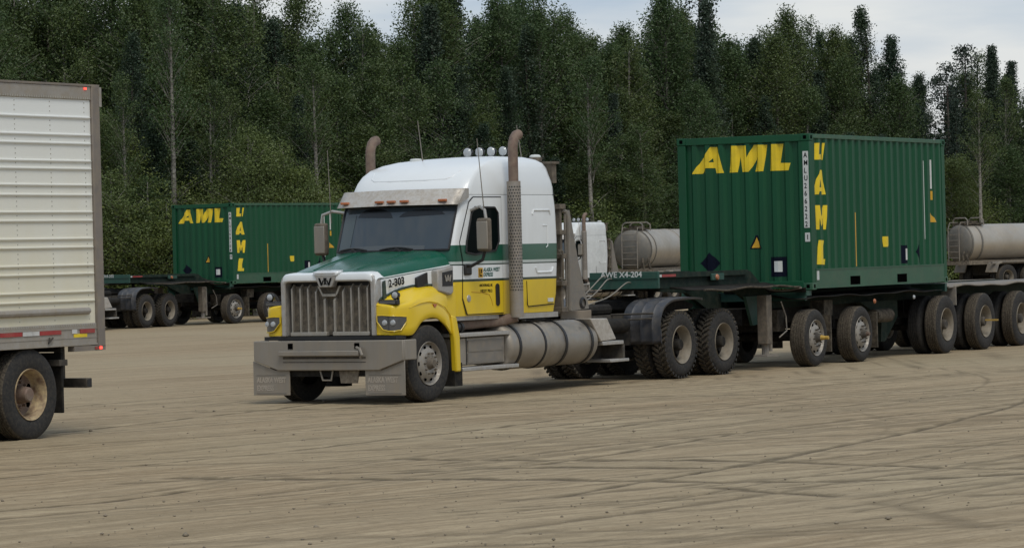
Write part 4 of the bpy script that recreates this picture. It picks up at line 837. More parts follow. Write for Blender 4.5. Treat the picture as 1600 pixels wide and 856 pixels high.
    mb = MB(); mb.cyl((3.3, -.9, .75), (4.0, -.9, .75), .12, 12).cyl((3.3, .9, .75), (4.0, .9, .75), .12, 12); obj('air_reservoir', mb, 'flap', Q, smooth=True)
    mb = MB(); mb.lathe([(0, -.03), (.035, -.02), (.045, 0)], c=(2.75, -1.16, 1.02), n=12, axis='y'); obj('side_marker', mb, 'amber', Q)
    mb = MB(); mb.lathe([(0, -.03), (.03, -.02), (.04, 0)], c=(4.55, -1.16, 1.05), n=12, axis='y'); obj('side_marker', mb, 'lens', Q)
    return Q

# ------------------------------------------------------------------ ribbed van trailer at the left (x=0 rear, forward is negative)
def build_van(loc, rz):
    V = thing('van_trailer', 'white ribbed box trailer cut off by the left edge of the photo', 'trailer', loc, rz)
    h, LN = 1.30, -14.6
    mb = MB(); mb.box(LN, -.16, -h + .03, -h + .05, 1.30, 3.93); sw = obj('side_panel', mb, 'reefer', V)
    mb = MB(); mb.box(LN, -.16, h - .05, h - .03, 1.30, 3.93); obj('side_panel', mb, 'reefer', V)
    mb = MB(); mb.box(LN, -.02, -h + .06, h - .06, 4.04, 4.09); obj('roof', mb, 'reefer', V)
    mb = MB(); mb.box(LN, LN + .05, -h + .05, h - .05, 1.1, 4.05); obj('front_wall', mb, 'reefer', V)
    for z in (3.715, 3.51, 3.41, 3.205, 3.115, 2.925, 2.81, 2.61, 2.51, 2.30, 2.20, 1.99, 1.89, 1.68, 1.575):
        for sd in (-1, 1):
            mb = MB(); mb.tube([(LN, sd * (h - .026), z), (-.20, sd * (h - .026), z), (-.17, sd * (h - .04), z)], .019, 8); obj('rib', mb, 'reefer', V, smooth=True)
    for sd in (-1, 1):
        mb = MB(); mb.tube([(LN, sd * (h - .015), 1.455), (-.36, sd * (h - .015), 1.455), (-.30, sd * (h - .03), 1.455)], .042, 10); obj('rub_rail', mb, 'reeferrail', V, smooth=True)
        mb = MB(); mb.box(LN, -.16, sd * (h - .05), sd * (h - .012), 3.925, 4.085); tr = obj('top_rail', mb, 'reeferrail', V, bevel=.008)
        mb = MB(); mb.box(LN, .0, sd * (h - .05), sd * (h - .002), 4.085, 4.11); obj('roof_cap', mb, 'reefergrey', V)
        mb = MB(); mb.box(LN, -.16, sd * (h - .05), sd * (h - .012), 1.05, 1.31); br = obj('bottom_rail', mb, 'reeferrail', V, bevel=.006)
        mb = MB(); mb.box(LN, -.16, sd * (h - .012), sd * (h - .004), 1.055, 1.075).box(LN, -.16, sd * (h - .012), sd * (h - .004), 1.245, 1.255).box(LN, -.16, sd * (h - .012), sd * (h - .007), 1.14, 1.148); obj('rail_lip', mb, 'reeferrail', br)
        mb = MB(); mb.box(-.155, 0, sd * (h - .12), sd * h, 1.03, 4.105); obj('rear_post', mb, 'reefergrey', V, bevel=.012)
        mb = MB(); mb.box(-.02, .03, sd * (h - .04), sd * (h + .006), 3.85, 4.08); obj('post_cap', mb, 'reeferrail', V)
        mb = MB(); mb.box(-.62, -.0, sd * (h - .10), sd * (h - .006), .985, 1.045); obj('rear_corner_box', mb, 'reefergrey', V)
        for a, b, m_ in ((-2.02, -1.60, 'refl_red'), (-1.60, -1.40, 'refl_white'), (-1.28, -.86, 'refl_red'), (-.66, -.55, 'refl_white'), (-.50, -.20, 'refl_red'), (-1.42, -1.28, 'refl_white')):
            mb = MB(); mb.box(a, b - .01, sd * (h - .012), sd * (h - .0035), 1.255, 1.305) if False else mb.box(a, b - .01, sd * (h - .008), sd * (h - .002), 1.195, 1.243); obj('reflector', mb, m_, br)
        mb = MB(); mb.box(-.62, -.36, sd * (h - .012), sd * (h - .006), 1.15, 1.19); obj('yellow_tag', mb, 'ayellow', br)
        mb = MB(); mb.tube([(-1.10, sd * (h - .0), 1.16), (-1.14, sd * (h + .01), 1.10), (-1.05, sd * (h + .01), 1.16)], .012, 5); obj('rail_hook', mb, 'frame', br)
    # rivets (rows on posts and rails)
    mb = MB()
    def rv(x, z, s=.006): mb.box(x - s, x + s, -h + .026, -h + .032, z - s, z + s)
    for x0 in (-.28, -.95, -1.62, -2.29): 
        for z in np.arange(1.36, 3.9, .055): rv(x0, z)
    for x in np.arange(-3.2, -.2, .045):
        mb.box(x - .006, x + .006, -h + .006, -h + .010, 3.93, 3.955); mb.box(x - .007, x + .007, -h + .006, -h + .010, 1.285, 1.30)
    o = obj('rivets', mb, 'rivet', V); o['kind'] = 'stuff'
    for x0 in (-.95, -1.62, -2.29): pass
    mb = MB(); mb.box(-.30, -.255, -h + .0, -h + .004, 4.045, 4.068); l1 = obj('marker_lamp', mb, 'redlit', V)
    mb = MB(); mb.box(-.125, -.08, -h - .004, -h + .002, 1.0, 1.03); obj('tail_lamp', mb, 'redlit', V)
    mb = MB(); mb.box(-.22, -.14, -h - .004, -h + .0, 1.0, 1.03); obj('side_lamp', mb, 'redlens', V)
    for y0, y1 in ((-h + .12, -.01), (.01, h - .12)):
        mb = MB(); mb.box(-.05, 0, y0, y1, 1.2, 3.95); d = obj('rear_door', mb, 'reefer', V, bevel=.01)
        for t in (.2, .8): 
            mb = MB(); mb.cyl((.03, y0 + (y1 - y0) * t, 1.1), (.03, y0 + (y1 - y0) * t, 4.0), .018, 8); obj('lock_rod', mb, 'reeferrail', d)
    mb = MB(); mb.box(-.06, -.001, -h + .12, h - .12, 1.05, 1.19).box(-.06, -.001, -h + .12, h - .12, 3.96, 4.08); obj('rear_sill', mb, 'reefergrey', V)
    mb = MB(); mb.box(LN, -.16, -h + .06, h - .06, 1.10, 1.20); obj('floor', mb, 'dark', V)
    for x in np.arange(-14, -.3, .6):
        mb = MB(); mb.box(x, x + .05, -h + .07, h - .07, .99, 1.095); obj('crossmember', mb, 'dark', V)
    for x in (-1.42, -2.70):
        for sd in (-1, 1): wheel('rusty', V, x, sd * 1.26, .525, sd > 0, 1.2 + x)
        mb = MB(); mb.cyl((x, -1, .53), (x, 1, .53), .09, 10).box(x - .3, x + .3, -.5, .5, .62, .98); obj('axle', mb, 'dark', V)
    for sd in (-1, 1):
        mb = MB(); mb.box(-.78, -.74, sd * .66, sd * 1.22, .28, .98); obj('mud_flap', mb, 'dark', V, bevel=.01)
        mb = MB(); mb.box(-.86, -.70, sd * .60, sd * 1.25, .83, .90); obj('flap_hanger', mb, 'frame', V)
        mb = MB(); mb.box(-13.0, -12.85, sd * .8, sd * .95, .2, 1.1).box(-13.1, -12.75, sd * .75, sd * 1.0, .15, .2); obj('landing_leg', mb, 'frame', V)
    for yy in (-.75, .75):
        mb = MB(); mb.box(-.22, -.14, yy - .05, yy + .05, .62, 1.1); obj('guard_upright', mb, 'frame', V)
    mb = MB(); mb.box(-.24, -.13, -1.18, 1.18, .55, .66); rg = obj('rear_guard', mb, 'frame', V, bevel=.01)
    mb = MB(); mb.box(-.225, -.145, -1.183, -1.176, .565, .645); obj('guard_end', mb, 'black', rg)
    mb = MB(); mb.box(-.6, -.24, -.8, -.72, .58, .65).box(-.6, -.24, .72, .8, .58, .65); obj('guard_arm', mb, 'dark', V)
    return V

# ------------------------------------------------------------------ tanker trailer (x=0 at its front head)
def build_tanker(label, loc, rz, r=.80, LN=11.0, group=None, zc=2.05, ladder=True):
    T = thing('tanker_trailer', label, 'tanker', loc, rz, group)
    prof = [(0, -.20), (r * .35, -.185), (r * .65, -.13), (r * .88, -.055), (r * .97, 0), (r, .05)]
    mb = MB(); mb.lathe([(r, .05), (r, LN - .05)], c=(0, 0, zc), n=40, axis='x'); sh = obj('tank_shell', mb, 'tanker', T, smooth=True)
    mb = MB(); mb.lathe(prof, c=(0, 0, zc), n=40, axis='x').lathe([(a, LN - b) for a, b in prof], c=(0, 0, zc), n=40, axis='x'); obj('tank_head', mb, 'tankhead', T, smooth=True)
    for x in (.06, .6, LN * .35, LN * .65, LN - .1):
        mb = MB(); mb.lathe([(r + .002, -.04), (r + .02, -.04), (r + .02, .04), (r + .002, .04)], c=(x, 0, zc), n=40, axis='x'); obj('tank_band', mb, 'tanker' if x > 1 else 'tankhead', T, smooth=True)
    mb = MB()
    for y in (-.32, .32): mb.tube([(-.30, y, zc - .75), (-.30, y, zc + .62), (-.2, y, zc + .86), (.25, y, zc + .86)], .022, 6)
    for k in range(6): mb.cyl((-.30, -.32, zc - .6 + k * .24), (-.30, .32, zc - .6 + k * .24), .016, 6)
    obj('ladder', mb, 'belt', T, smooth=True)
    mb = MB(); mb.box(.0, 1.1, -.35, .35, zc + r - .02, zc + r + .05).box(.3, .9, -.22, .22, zc + r + .05, zc + r + .14)
    obj('walkway', mb, 'flap', T)
    mb = MB()
    for x in (.1, 1.0): mb.tube([(x, -.42, zc + r - .05), (x, -.42, zc + r + .17), (x, -.3, zc + r + .26), (x, .3, zc + r + .26), (x, .42, zc + r + .17), (x, .42, zc + r - .05)], .03, 6)
    obj('guard_hoop', mb, 'belt', T, smooth=True)
    mb = MB(); mb.box(-.35, LN, -.55, -.45, zc - r - .12, zc - r + .06).box(-.35, LN, .45, .55, zc - r - .12, zc - r + .06).box(-.4, -.3, -1.0, 1.0, zc - r - .12, zc - r + .02); obj('frame', mb, 'browndirt', T)
    mb = MB(); mb.box(.8, LN, -1.12, -1.0, zc - r - .10, zc - r - .02).box(.8, LN, 1.0, 1.12, zc - r - .10, zc - r - .02); obj('side_rail', mb, 'belt', T)
    for k, x in enumerate((.5, .9)):
        mb = MB(); mb.tube([(-.2, -.5 - .25 * k, zc - .35), (-.34, -.55 - .25 * k, zc - .55), (-.30, -.6 - .25 * k, zc - .8)], .05, 8); obj('valve_pipe', mb, 'flap', T, smooth=True)
    for x in (1.6, 3.0, 4.4):
        for sd in (-1, 1): wheel('trailer', T, x, sd * 1.22, .525, sd > 0, x)
        mb = MB(); mb.cyl((x, -1, .53), (x, 1, .53), .08, 10).box(x - .4, x + .4, -.5, .5, .6, zc - r - .1); obj('axle', mb, 'dark', T)
    for sd in (-1, 1):
        pts = [(.85, .75), (1.0, 1.10), (1.25, 1.19), (4.7, 1.19), (4.95, 1.10), (5.1, .75)]
        mb = MB(); mb.loft([[(a, sd * y, b) for a, b in pts] for y in (.62, 1.26)]); o = obj('wheel_fender', mb, 'belt', T); so = o.modifiers.new('t', 'SOLIDIFY'); so.thickness = .05
    return T

# ------------------------------------------------------------------ place the vehicles
def yaw(a): return R(90 - a)
def off(o, a, l, w):  # origin at near side -> world point l rearward, w to the far side
    a = R(a); return (o[0] + math.sin(a) * l - math.cos(a) * w, o[1] + math.cos(a) * l + math.sin(a) * w)
TY = 31.889; p = off((-1.1546, 46.3578), TY, 0, 1.15)
build_tractor('white, green and yellow highway truck with tall chrome grille leading the nearest container trailer', (p[0], p[1], 0), yaw(TY))
CY = 28.873; c0 = off((4.9764, 56.0459), CY, 0, 1.219)
build_container('green shipping container with yellow lettering riding on the trailer right behind the main truck', (c0[0], c0[1], 1.273), yaw(CY))
q1 = build_chassis('long multi-axle trailer under the large near container, coupled to the yellow and white truck', (c0[0], c0[1], 0), yaw(CY))
DY = 32.52; d0 = off((-8.911, 108.158), DY, 0, 1.219)
build_container('smaller looking green container with yellow lettering farther back at the left, before the trees', (d0[0], d0[1], 1.262), yaw(DY), number='AMLU2681047')
q2 = build_chassis('multi-axle trailer under the distant green container at the left', (d0[0], d0[1], 0), yaw(DY), number='X4-202', rear=11.5)
kp = off(d0, DY, -3.75, .12); DT = 25.0; o0 = off(kp, DT, -7.82, 0)
build_tractor('distant truck in front of the far container trailer, only its drive wheels and fender showing', (o0[0], o0[1], 0), yaw(DT), writing=False)
VY = 28.84; v0 = off((-4.8159, 39.9485), VY, 0, 1.30)
build_van((v0[0], v0[1], 0), yaw(VY))
wt = off((3.74, 126.8), 33.0, -3.75, 1.0)
t = build_tractor('plain white truck with high sleeper showing between the main truck and the near container', (wt[0], wt[1], 0), yaw(33.0), scheme='white', writing=False)
t.scale = (.96, .96, .92)
k1 = off((5.5, 133.0), 22.0, 0, .8)
build_tanker('tanker trailer with ladder on its round head, left of the near container', (k1[0], k1[1], 0), yaw(22.0))
k2 = (18.6, 140.5)
build_tanker('tanker trailer running out of the frame at the right, behind the container trailer deck', (k2[0], k2[1], 0), yaw(54.0), r=.78, LN=12.0, zc=1.97)
# air lines from the truck deck up to the trailer front beam: part of the trailer
a_ = R(CY); 
for y0, z0, y1, x1 in ((.30, 1.60, .45, -5.75), (.20, 1.56, .30, -5.75), (-.12, 1.50, .22, -5.75)):
    mb = MB(); mb.tube([tuple(x) for x in catmull([(-4.50, y0, z0), (-4.66, y0 + .01, z0 - .01), (-5.0, (2 * y0 + y1) / 3, z0 - .20), (-5.4, (y0 + 2 * y1) / 3, 1.20), (x1, y1, 1.11)], 4)], .010, 6); obj('air_line', mb, 'hose', q1, smooth=True)

# ------------------------------------------------------------------ ground sheet with tyre ruts pressed in
def axis(lo, a, b, hi, step, g=1.35):
    mid = np.arange(a, b + 1e-6, step); L = []; s_ = step; x = a
    while x > lo: s_ *= g; x -= s_; L.append(x)
    Rr = []; s_ = step; x = b
    while x < hi: s_ *= g; x += s_; Rr.append(x)
    return np.concatenate([L[::-1], mid, Rr])
gx = axis(-900, -7.5, 7.5, 900, .045); gy = axis(-60, 22.5, 50, 1600, .065)
X, Y = np.meshgrid(gx, gy)
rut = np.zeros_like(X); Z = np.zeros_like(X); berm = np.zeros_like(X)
tracks = [[(-3.2, 31.2), (-1.2, 30.4), (.19, 29.7), (1.57, 28.9), (3.52, 28.7), (5.2, 29.5)], [(-1.2, 33.6), (-.06, 32.87), (1.77, 31.9), (2.83, 31.2), (4.13, 29.9), (5.4, 29.3)], [(1.2, 29.2), (2.38, 31.84), (3.59, 34.46), (4.89, 37.75), (6.32, 42.0), (7.4, 47)],
          [(1.72, 28.19), (2.1, 27.63), (2.5, 27.08)], [(-5.2, 26.3), (-4.23, 27.6), (-3.53, 28.4), (-2.9, 29.6)], [(-5.4, 31.2), (-4.07, 32.8), (-3.17, 34.2), (-2.13, 35.5), (-1.2, 37.2), (.6, 40.5)], [(-6.4, 38.0), (-5.49, 40.3), (-4.38, 42.5), (-3.35, 45.0), (-2.2, 48)],
          [(-2.85, 30.95), (-2.39, 31.4)], [(-1.41, 36.16), (-.24, 37.13), (.68, 38.09), (2.2, 40.2)], [(-1.2, 31.2), (-.2, 31.6), (.55, 31.34), (1.7, 30.78)], [(.2, 32.0), (.9, 33.2), (1.59, 34.6), (2.6, 37.0)], [(.3, 27.6), (1.04, 28.96), (1.67, 30.16), (3.11, 33.31), (5.0, 38.0)]]
wid = [.11 if i in (0, 1, 3, 9) else .05 for i in range(len(tracks))]; dep = [0.8] * len(tracks)
tracks.append([(2.75, 26.3), (2.99, 25.3), (3.16, 24.2), (3.2, 23.6)]); wid.append(.14); dep.append(.4)
for i in range(75):
    x0, y0 = rng.uniform(-8, 5), rng.uniform(22.5, 48); lat = i % 3 == 0; a = R(rng.normal(78, 10) if lat else rng.normal(42, 10)); L_ = rng.uniform(6, 22); cv = rng.normal(0, .05)
    pts = []; px_, py_ = x0, y0
    for k in range(9): aa = a + cv * k * L_ / 8 * .6; pts.append((px_, py_)); px_ += math.sin(aa) * L_ / 8; py_ += math.cos(aa) * L_ / 8
    w0 = rng.uniform(.07, .13) if lat else rng.uniform(.03, .08); d0_ = rng.uniform(.15, .6)
    tracks.append(pts); wid.append(w0); dep.append(d0_)
    if i % 2 == 0:
        o_ = rng.choice([.30, 2.0]); tracks.append([(a_ + math.cos(a) * o_, b_ - math.sin(a) * o_) for a_, b_ in pts]); wid.append(w0); dep.append(d0_ * rng.uniform(.6, 1))
for tr, w_, d_ in zip(tracks, wid, dep):
    P = catmull(tr, 4); x0, y0 = P.min(0) - .6; x1, y1 = P.max(0) + .6
    ix = np.where((gx > x0) & (gx < x1))[0]; iy = np.where((gy > y0) & (gy < y1))[0]
    if len(ix) == 0 or len(iy) == 0: continue
    sl = np.ix_(iy, ix); xs_, ys_ = X[sl], Y[sl]; D = np.full(xs_.shape, 9.0)
    for i in range(len(P) - 1):
        a, b = P[i], P[i + 1]; ab = b - a; t_ = np.clip(((xs_ - a[0]) * ab[0] + (ys_ - a[1]) * ab[1]) / (ab @ ab), 0, 1)
        D = np.minimum(D, np.hypot(xs_ - a[0] - t_ * ab[0], ys_ - a[1] - t_ * ab[1]))
    jit = 1 + .35 * np.sin(xs_ * 9 + ys_ * 3.1)
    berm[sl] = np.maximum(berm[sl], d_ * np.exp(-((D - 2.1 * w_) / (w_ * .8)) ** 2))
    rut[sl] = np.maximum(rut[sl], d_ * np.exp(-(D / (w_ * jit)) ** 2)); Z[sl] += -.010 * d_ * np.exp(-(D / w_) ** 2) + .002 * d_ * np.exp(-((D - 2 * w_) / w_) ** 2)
inside = ((X > -7.5) & (X < 7.5) & (Y > 22.5) & (Y < 50)).astype(float)
nzv = rng.normal(0, 1, X.shape); k = np.ones(5) / 5
for ax_ in (0, 1): nzv = np.apply_along_axis(lambda r_: np.convolve(r_, k, 'same'), ax_, nzv)
Z += inside * nzv * .010 + inside * (.012 * np.sin(X * .9 + Y * .35) * np.sin(Y * .8 - X * .3))
ny_, nx_ = X.shape; idx = np.arange(ny_ * nx_).reshape(ny_, nx_)
co = np.stack([X, Y, Z], -1).reshape(-1, 3); q = np.stack([idx[:-1, :-1], idx[:-1, 1:], idx[1:, 1:], idx[1:, :-1]], -1).reshape(-1, 4)
def np_mesh(name, co, quads):
    me = bpy.data.meshes.new(name); me.vertices.add(len(co)); me.vertices.foreach_set('co', co.astype(np.float32).ravel()); n, k = quads.shape
    me.loops.add(n * k); me.loops.foreach_set('vertex_index', quads.astype(np.int32).ravel()); me.polygons.add(n); me.polygons.foreach_set('loop_start', np.arange(0, n * k, k, dtype=np.int32)); me.update(calc_edges=True); return me
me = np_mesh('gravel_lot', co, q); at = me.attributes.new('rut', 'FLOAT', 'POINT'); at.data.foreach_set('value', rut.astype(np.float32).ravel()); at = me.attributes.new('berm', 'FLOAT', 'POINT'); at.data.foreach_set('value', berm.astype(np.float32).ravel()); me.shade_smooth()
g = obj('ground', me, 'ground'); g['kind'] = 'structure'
# pebbles scattered on the lot
n = 1500; yy = 22.8 + 32 * rng.random(n) ** 1.5; xx = (rng.random(n) - .5) * yy * .33; rr = rng.gamma(1.3, .0035, n) + .002
base = np.array([(1, 0, 0), (0, 1, 0), (-1, 0, 0), (0, -1, 0), (0, 0, .8), (0, 0, -.5)], float); F = np.array([(0, 1, 4), (1, 2, 4), (2, 3, 4), (3, 0, 4), (1, 0, 5), (2, 1, 5), (3, 2, 5), (0, 3, 5)])
vs = (base[None] * rng.uniform(.6, 1.4, (n, 6, 1))) * rr[:, None, None] + np.stack([xx, yy, rr * .3 + .002], -1)[:, None]
fq = (F[None] + (np.arange(n) * 6)[:, None, None]).reshape(-1, 3); me = np_mesh('pebbles', vs.reshape(-1, 3), fq); o = obj('loose_pebbles', me, 'stone'); o['kind'] = 'stuff'
o['label'] = 'small loose stones scattered over the gravel lot'; o['category'] = 'gravel'

# ------------------------------------------------------------------ forest
def leaf_cloud(centers, sig, per, size, droop=.0):
    n = len(centers) * per; c = np.repeat(centers, per, 0) + np.clip(rng.normal(0, 1, (n, 3)), -1.9, 1.9) * np.repeat(sig, per, 0)
    u = rng.normal(0, 1, (n, 3)); u /= np.linalg.norm(u, axis=1)[:, None]; w = rng.normal(0, 1, (n, 3)); w -= (w * u).sum(1)[:, None] * u; w /= np.linalg.norm(w, axis=1)[:, None]
    s_ = size * rng.uniform(.6, 1.4, (n, 1)); u *= s_; w *= s_ * .62
    vs = np.stack([c - u, c - w * .9, c + u, c + w * .9], 1).reshape(-1, 3); return vs, n
def make_crown(kind, Ht, nb, per, size, seed):
    global rng
    rng = np.random.default_rng(seed); cs, sg = [], []; limbs = []
    tip = Ht
    if kind in ('birch', 'sapling'):
        if kind == 'sapling': Ht *= 1.0
        zb = Ht * rng.uniform(.04, .2); lob = rng.uniform(0, 6.28, 5); lf = rng.uniform(.1, .95, 5); la = rng.uniform(.3, .9, 5)
        LD = [(0, 0, 1.0)] + [(rng.normal(0, .75), rng.normal(0, .75), rng.uniform(.72, .98)) for _ in range(rng.integers(0, 4))]
        for i in range(nb):
            lx, ly, lh = LD[rng.integers(len(LD))]; f = rng.random() ** .8; z = zb + (Ht * lh - zb) * f; az = rng.uniform(0, 6.283); ox, oy = lx * min(1, f * 1.6), ly * min(1, f * 1.6); rad = (2.5 * (1 - f) ** .74 * (.35 + .65 * min(1, f * 4 + .35)) + .14) * rng.uniform(.5, 1.1)
            rad *= 1 + sum(a_ * math.exp(-((f - f_) / .09) ** 2) * max(0, math.cos(az - l_)) for a_, f_, l_ in zip(la, lf, lob)) * 1.1
            k = rng.integers(2, 5)
            for j in range(k):
                r_ = rad * (j + 1) / k; cs.append((ox + r_ * math.cos(az), oy + r_ * math.sin(az), z + r_ * .5 - .25 * (j == k - 1))); sg.append((.20, .20, .24))
            limbs.append(((ox, oy, z - .3), (ox + rad * math.cos(az), oy + rad * math.sin(az), z + rad * .5)))
    elif kind == 'slim':
        zb = Ht * rng.uniform(.42, .6)
        for i in range(nb):
            f = rng.random(); z = zb + (Ht - zb) * f; az = rng.uniform(0, 6.283); rad = (1.25 * (1 - f) ** .7 * min(1, f * 3 + .5) + .12) * rng.uniform(.5, 1.2)
            for j in range(2): r_ = rad * (j + 1) / 2; cs.append((r_ * math.cos(az), r_ * math.sin(az), z + r_ * .8)); sg.append((.17, .17, .2))
            limbs.append(((0, 0, z - .5), (rad * math.cos(az), rad * math.sin(az), z + rad * .8)))
        for i in range(4):
            z = zb * rng.uniform(.4, 1); az = rng.uniform(0, 6.283); limbs.append(((0, 0, z), (.8 * math.cos(az), .8 * math.sin(az), z + .7)))
    elif kind == 'poplar':
        zb = Ht * .12
        for i in range(nb):
            f = rng.random() ** .85; z = zb + (Ht - zb) * f; az = rng.uniform(0, 6.283); rad = (1.6 * (1 - f) ** .8 * min(1, f * 3 + .4) + .12) * rng.uniform(.5, 1.25)
            for j in range(3): r_ = rad * (j + 1) / 3; cs.append((r_ * math.cos(az), r_ * math.sin(az), z + r_ * .9)); sg.append((.13, .13, .20))
            limbs.append(((0, 0, z - .2), (rad * math.cos(az), rad * math.sin(az), z + rad * .9)))
    elif kind == 'spruce':
        zb = Ht * .05
        for i in range(nb):
            f = (i + .5) / nb; z = zb + (Ht - zb) * f; az = i * 2.4 + rng.uniform(-.3, .3); rad = (1.35 * (1 - f) ** .85 + .10) * rng.uniform(.7, 1.15)
            for j in range(4): r_ = rad * (j + .7) / 4; cs.append((r_ * math.cos(az), r_ * math.sin(az), z - r_ * .28)); sg.append((.12, .12, .07))
            limbs.append(((0, 0, z), (rad * math.cos(az), rad * math.sin(az), z - rad * .25)))
    elif kind == 'bush':
        for i in range(nb):
            az = rng.uniform(0, 6.283); f = rng.random(); rad = 1.3 * rng.random() ** .5 * (1 - .5 * f); z = .25 + Ht * f * (1 - .25 * rad)
            cs.append((rad * math.cos(az), rad * math.sin(az), z)); sg.append((.26, .26, .24))
            if i % 3 == 0: limbs.append(((rng.normal(0, .1), rng.normal(0, .1), 0), (rad * math.cos(az), rad * math.sin(az), z)))
    elif kind == 'snag':
        for i in range(nb):
            f = .25 + .75 * rng.random(); z = Ht * f; az = rng.uniform(0, 6.283); rad = (1.5 * (1 - f) ** .6 + .15) * rng.uniform(.5, 1.3); d = rng.uniform(-.2, .35)
            limbs.append(((0, 0, z), (rad * math.cos(az), rad * math.sin(az), z + rad * d)))
            for j in (2, 3): r_ = rad * j / 3; cs.append((r_ * math.cos(az), r_ * math.sin(az), z + r_ * d)); sg.append((.13, .13, .12))
    cs, sg = np.array(cs), np.array(sg); vs, n = leaf_cloud(cs, sg, per, size)
    me = np_mesh('crown', vs, np.arange(n * 4).reshape(-1, 4)); at = me.attributes.new('tone', 'FLOAT', 'FACE')
    tone = np.clip(np.repeat(rng.uniform(0, 1, len(cs)), per) * .8 + rng.uniform(0, .2, n), 0, 1); at.data.foreach_set('value', tone.astype(np.float32))
    # trunk with a slight bend + limbs
    mb = MB(); bend = rng.normal(0, .12, 2); r0 = .05 + Ht * .0085
    if kind != 'bush':
        pts = [(bend[0] * math.sin(f * 3), bend[1] * math.sin(f * 2.4), Ht * f) for f in np.linspace(0, .98, 9)]; mb.tube(pts, [r0 * (1 - .88 * f) for f in np.linspace(0, 1, 9)], 7)
    for a, b in limbs:
        m_ = [(a[i] + b[i]) / 2 for i in range(3)]; m_[2] += .05; mb.tube([a, m_, b], [.013, .009, .004] if kind != 'bush' else [.03, .02, .008], 3, cap=False)
    return me, mb.mesh('trunk', True)
SPEC = {'slim': (12, 64, 48, .046, 'leaf_birch', 'bark_birch'), 'birch': (12, 230, 46, .046, 'leaf_birch', 'bark_birch'), 'poplar': (13, 170, 34, .050, 'leaf_dark', 'bark_dark'), 'spruce': (11, 190, 26, .046, 'needle', 'bark_dark'), 'sapling': (7, 150, 60, .042, 'leaf_bush', 'bark_birch'), 'bush': (2.8, 90, 90, .036, 'leaf_bush', 'bark_dark'), 'snag': (9, 60, 26, .05, 'needle_grey', 'bark_dark')}
LIB = {}
for kind, cnt in (('birch', 6), ('sapling', 4), ('slim', 4), ('poplar', 5), ('spruce', 3), ('bush', 4), ('snag', 2)):
    H_, nb, per, size, lm, bm_ = SPEC[kind]; LIB[kind] = []
    for i in range(cnt):
        c_, t_ = make_crown(kind, H_, nb, per, size, 100 + 17 * i + len(kind)); c_.materials.append(M[lm]); t_.materials.append(M[bm_]); LIB[kind].append((c_, t_, H_))
rng = np.random.default_rng(11)
# forest edge and skyline described in world terms: direction (x/y) -> elevation angle of the tree tops
SKY = [(-300, -40), (0, -50), (60, -30), (90, -60), (380, -45), (430, 0), (462, -15), (480, 62), (492, 28), (530, 5), (575, -10), (600, 48), (625, 60), (650, 20), (690, -20), (855, -12), (880, 25), (915, 45), (940, 65), (960, 30), (1000, 28), (1025, 45), (1050, -5), (1110, -12), (1160, 5), (1180, 42), (1210, 36), (1240, 22), (1300, 28), (1330, 62), (1355, 34), (1385, 75), (1400, 92), (1425, 128), (1450, 128), (1480, 100), (1510, 62), (1540, 70), (1572, 96), (1592, 45), (1700, 40), (2000, 30)]
def skyline(tanx): return float(np.interp(800 + 5284 * tanx, [a for a, b in SKY], [b for a, b in SKY]))
def top_height(x, y):
    py = skyline(x / y); hor = 397.3 - .0255 * 5284 * x / y
    return CAM_H + (hor - py) / 5284 * y
def edge(x): return float(np.interp(x, [-45, -30, -14, -6, 0, 8, 14, 30, 60], [116, 119, 121, 129, 143, 152, 158, 165, 175]))
LAND = [(-1e9, 'behind the box trailer'), (160, 'left of the far container'), (265, 'behind the far container'), (525, 'behind the main truck'), (760, 'right of the roof lamps'), (905, 'above the distant truck'), (1050, 'behind the near container'), (1480, 'right of the near container')]
def where(x, y):
    px = 800 + 5284 * x / y; w_ = LAND[0][1]
    for a, b in LAND:
        if px >= a: w_ = b
    return w_
KN = {'sapling': 'yellow-green young birch', 'slim': 'bare stemmed birch', 'birch': 'leafy birch', 'poplar': 'dark upright poplar', 'spruce': 'pointed spruce', 'bush': 'olive willow bush', 'snag': 'sparse grey conifer'}
CATN = {'sapling': 'tree', 'slim': 'tree', 'birch': 'tree', 'poplar': 'tree', 'spruce': 'tree', 'bush': 'bush', 'snag': 'tree'}
NM = {'sapling': 'young_birch', 'slim': 'bare_stem_birch', 'birch': 'birch_tree', 'poplar': 'poplar_tree', 'spruce': 'spruce_tree', 'bush': 'willow_bush', 'snag': 'sparse_conifer'}
TREES = []
def tree(kind, x, y, h, row):
    c_, t_, H_ = LIB[kind][rng.integers(len(LIB[kind]))]; s_ = h / H_
    TREES.append((kind, x, y, h, row, c_, t_, s_))
for row in range(7):
    dx = (1.05, 1.25, 1.5, 1.9, 2.0, 2.2, 2.4)[row]; x = -34 - row * .5
    while x < 39 + row * 2:
        y = edge(x) + 1.5 + row * 2.4 + rng.uniform(-.9, .9); xx = x + rng.uniform(-.5, .5); px = 800 + 5284 * xx / y
        if -200 < px < 1800:
            th = top_height(xx, y)
            if px > 1400: kind = rng.choice(['spruce', 'snag', 'poplar', 'birch'], p=[.36, .34, .2, .1])
            elif px > 1000: kind = rng.choice(['birch', 'poplar', 'spruce', 'snag'], p=[.55, .27, .12, .06])
            else: kind = rng.choice(['birch', 'poplar', 'spruce'], p=[.64, .24, .12])
            if row == 0 and rng.random() < .22: kind = 'sapling'
            if row in (0, 1) and rng.random() < .04: kind = 'slim'
            f = (rng.uniform(.28, .62), rng.uniform(.42, .82), rng.uniform(.6, .98), rng.uniform(.8, 1.06), rng.uniform(.85, 1.04), rng.uniform(.85, 1.02), rng.uniform(.8, 1.0))[row]
            if kind == 'slim': f = rng.uniform(.75, .95)
            tree(kind, xx, y, max(3.0, th * f), row)
        x += dx * rng.uniform(.55, 1.35)
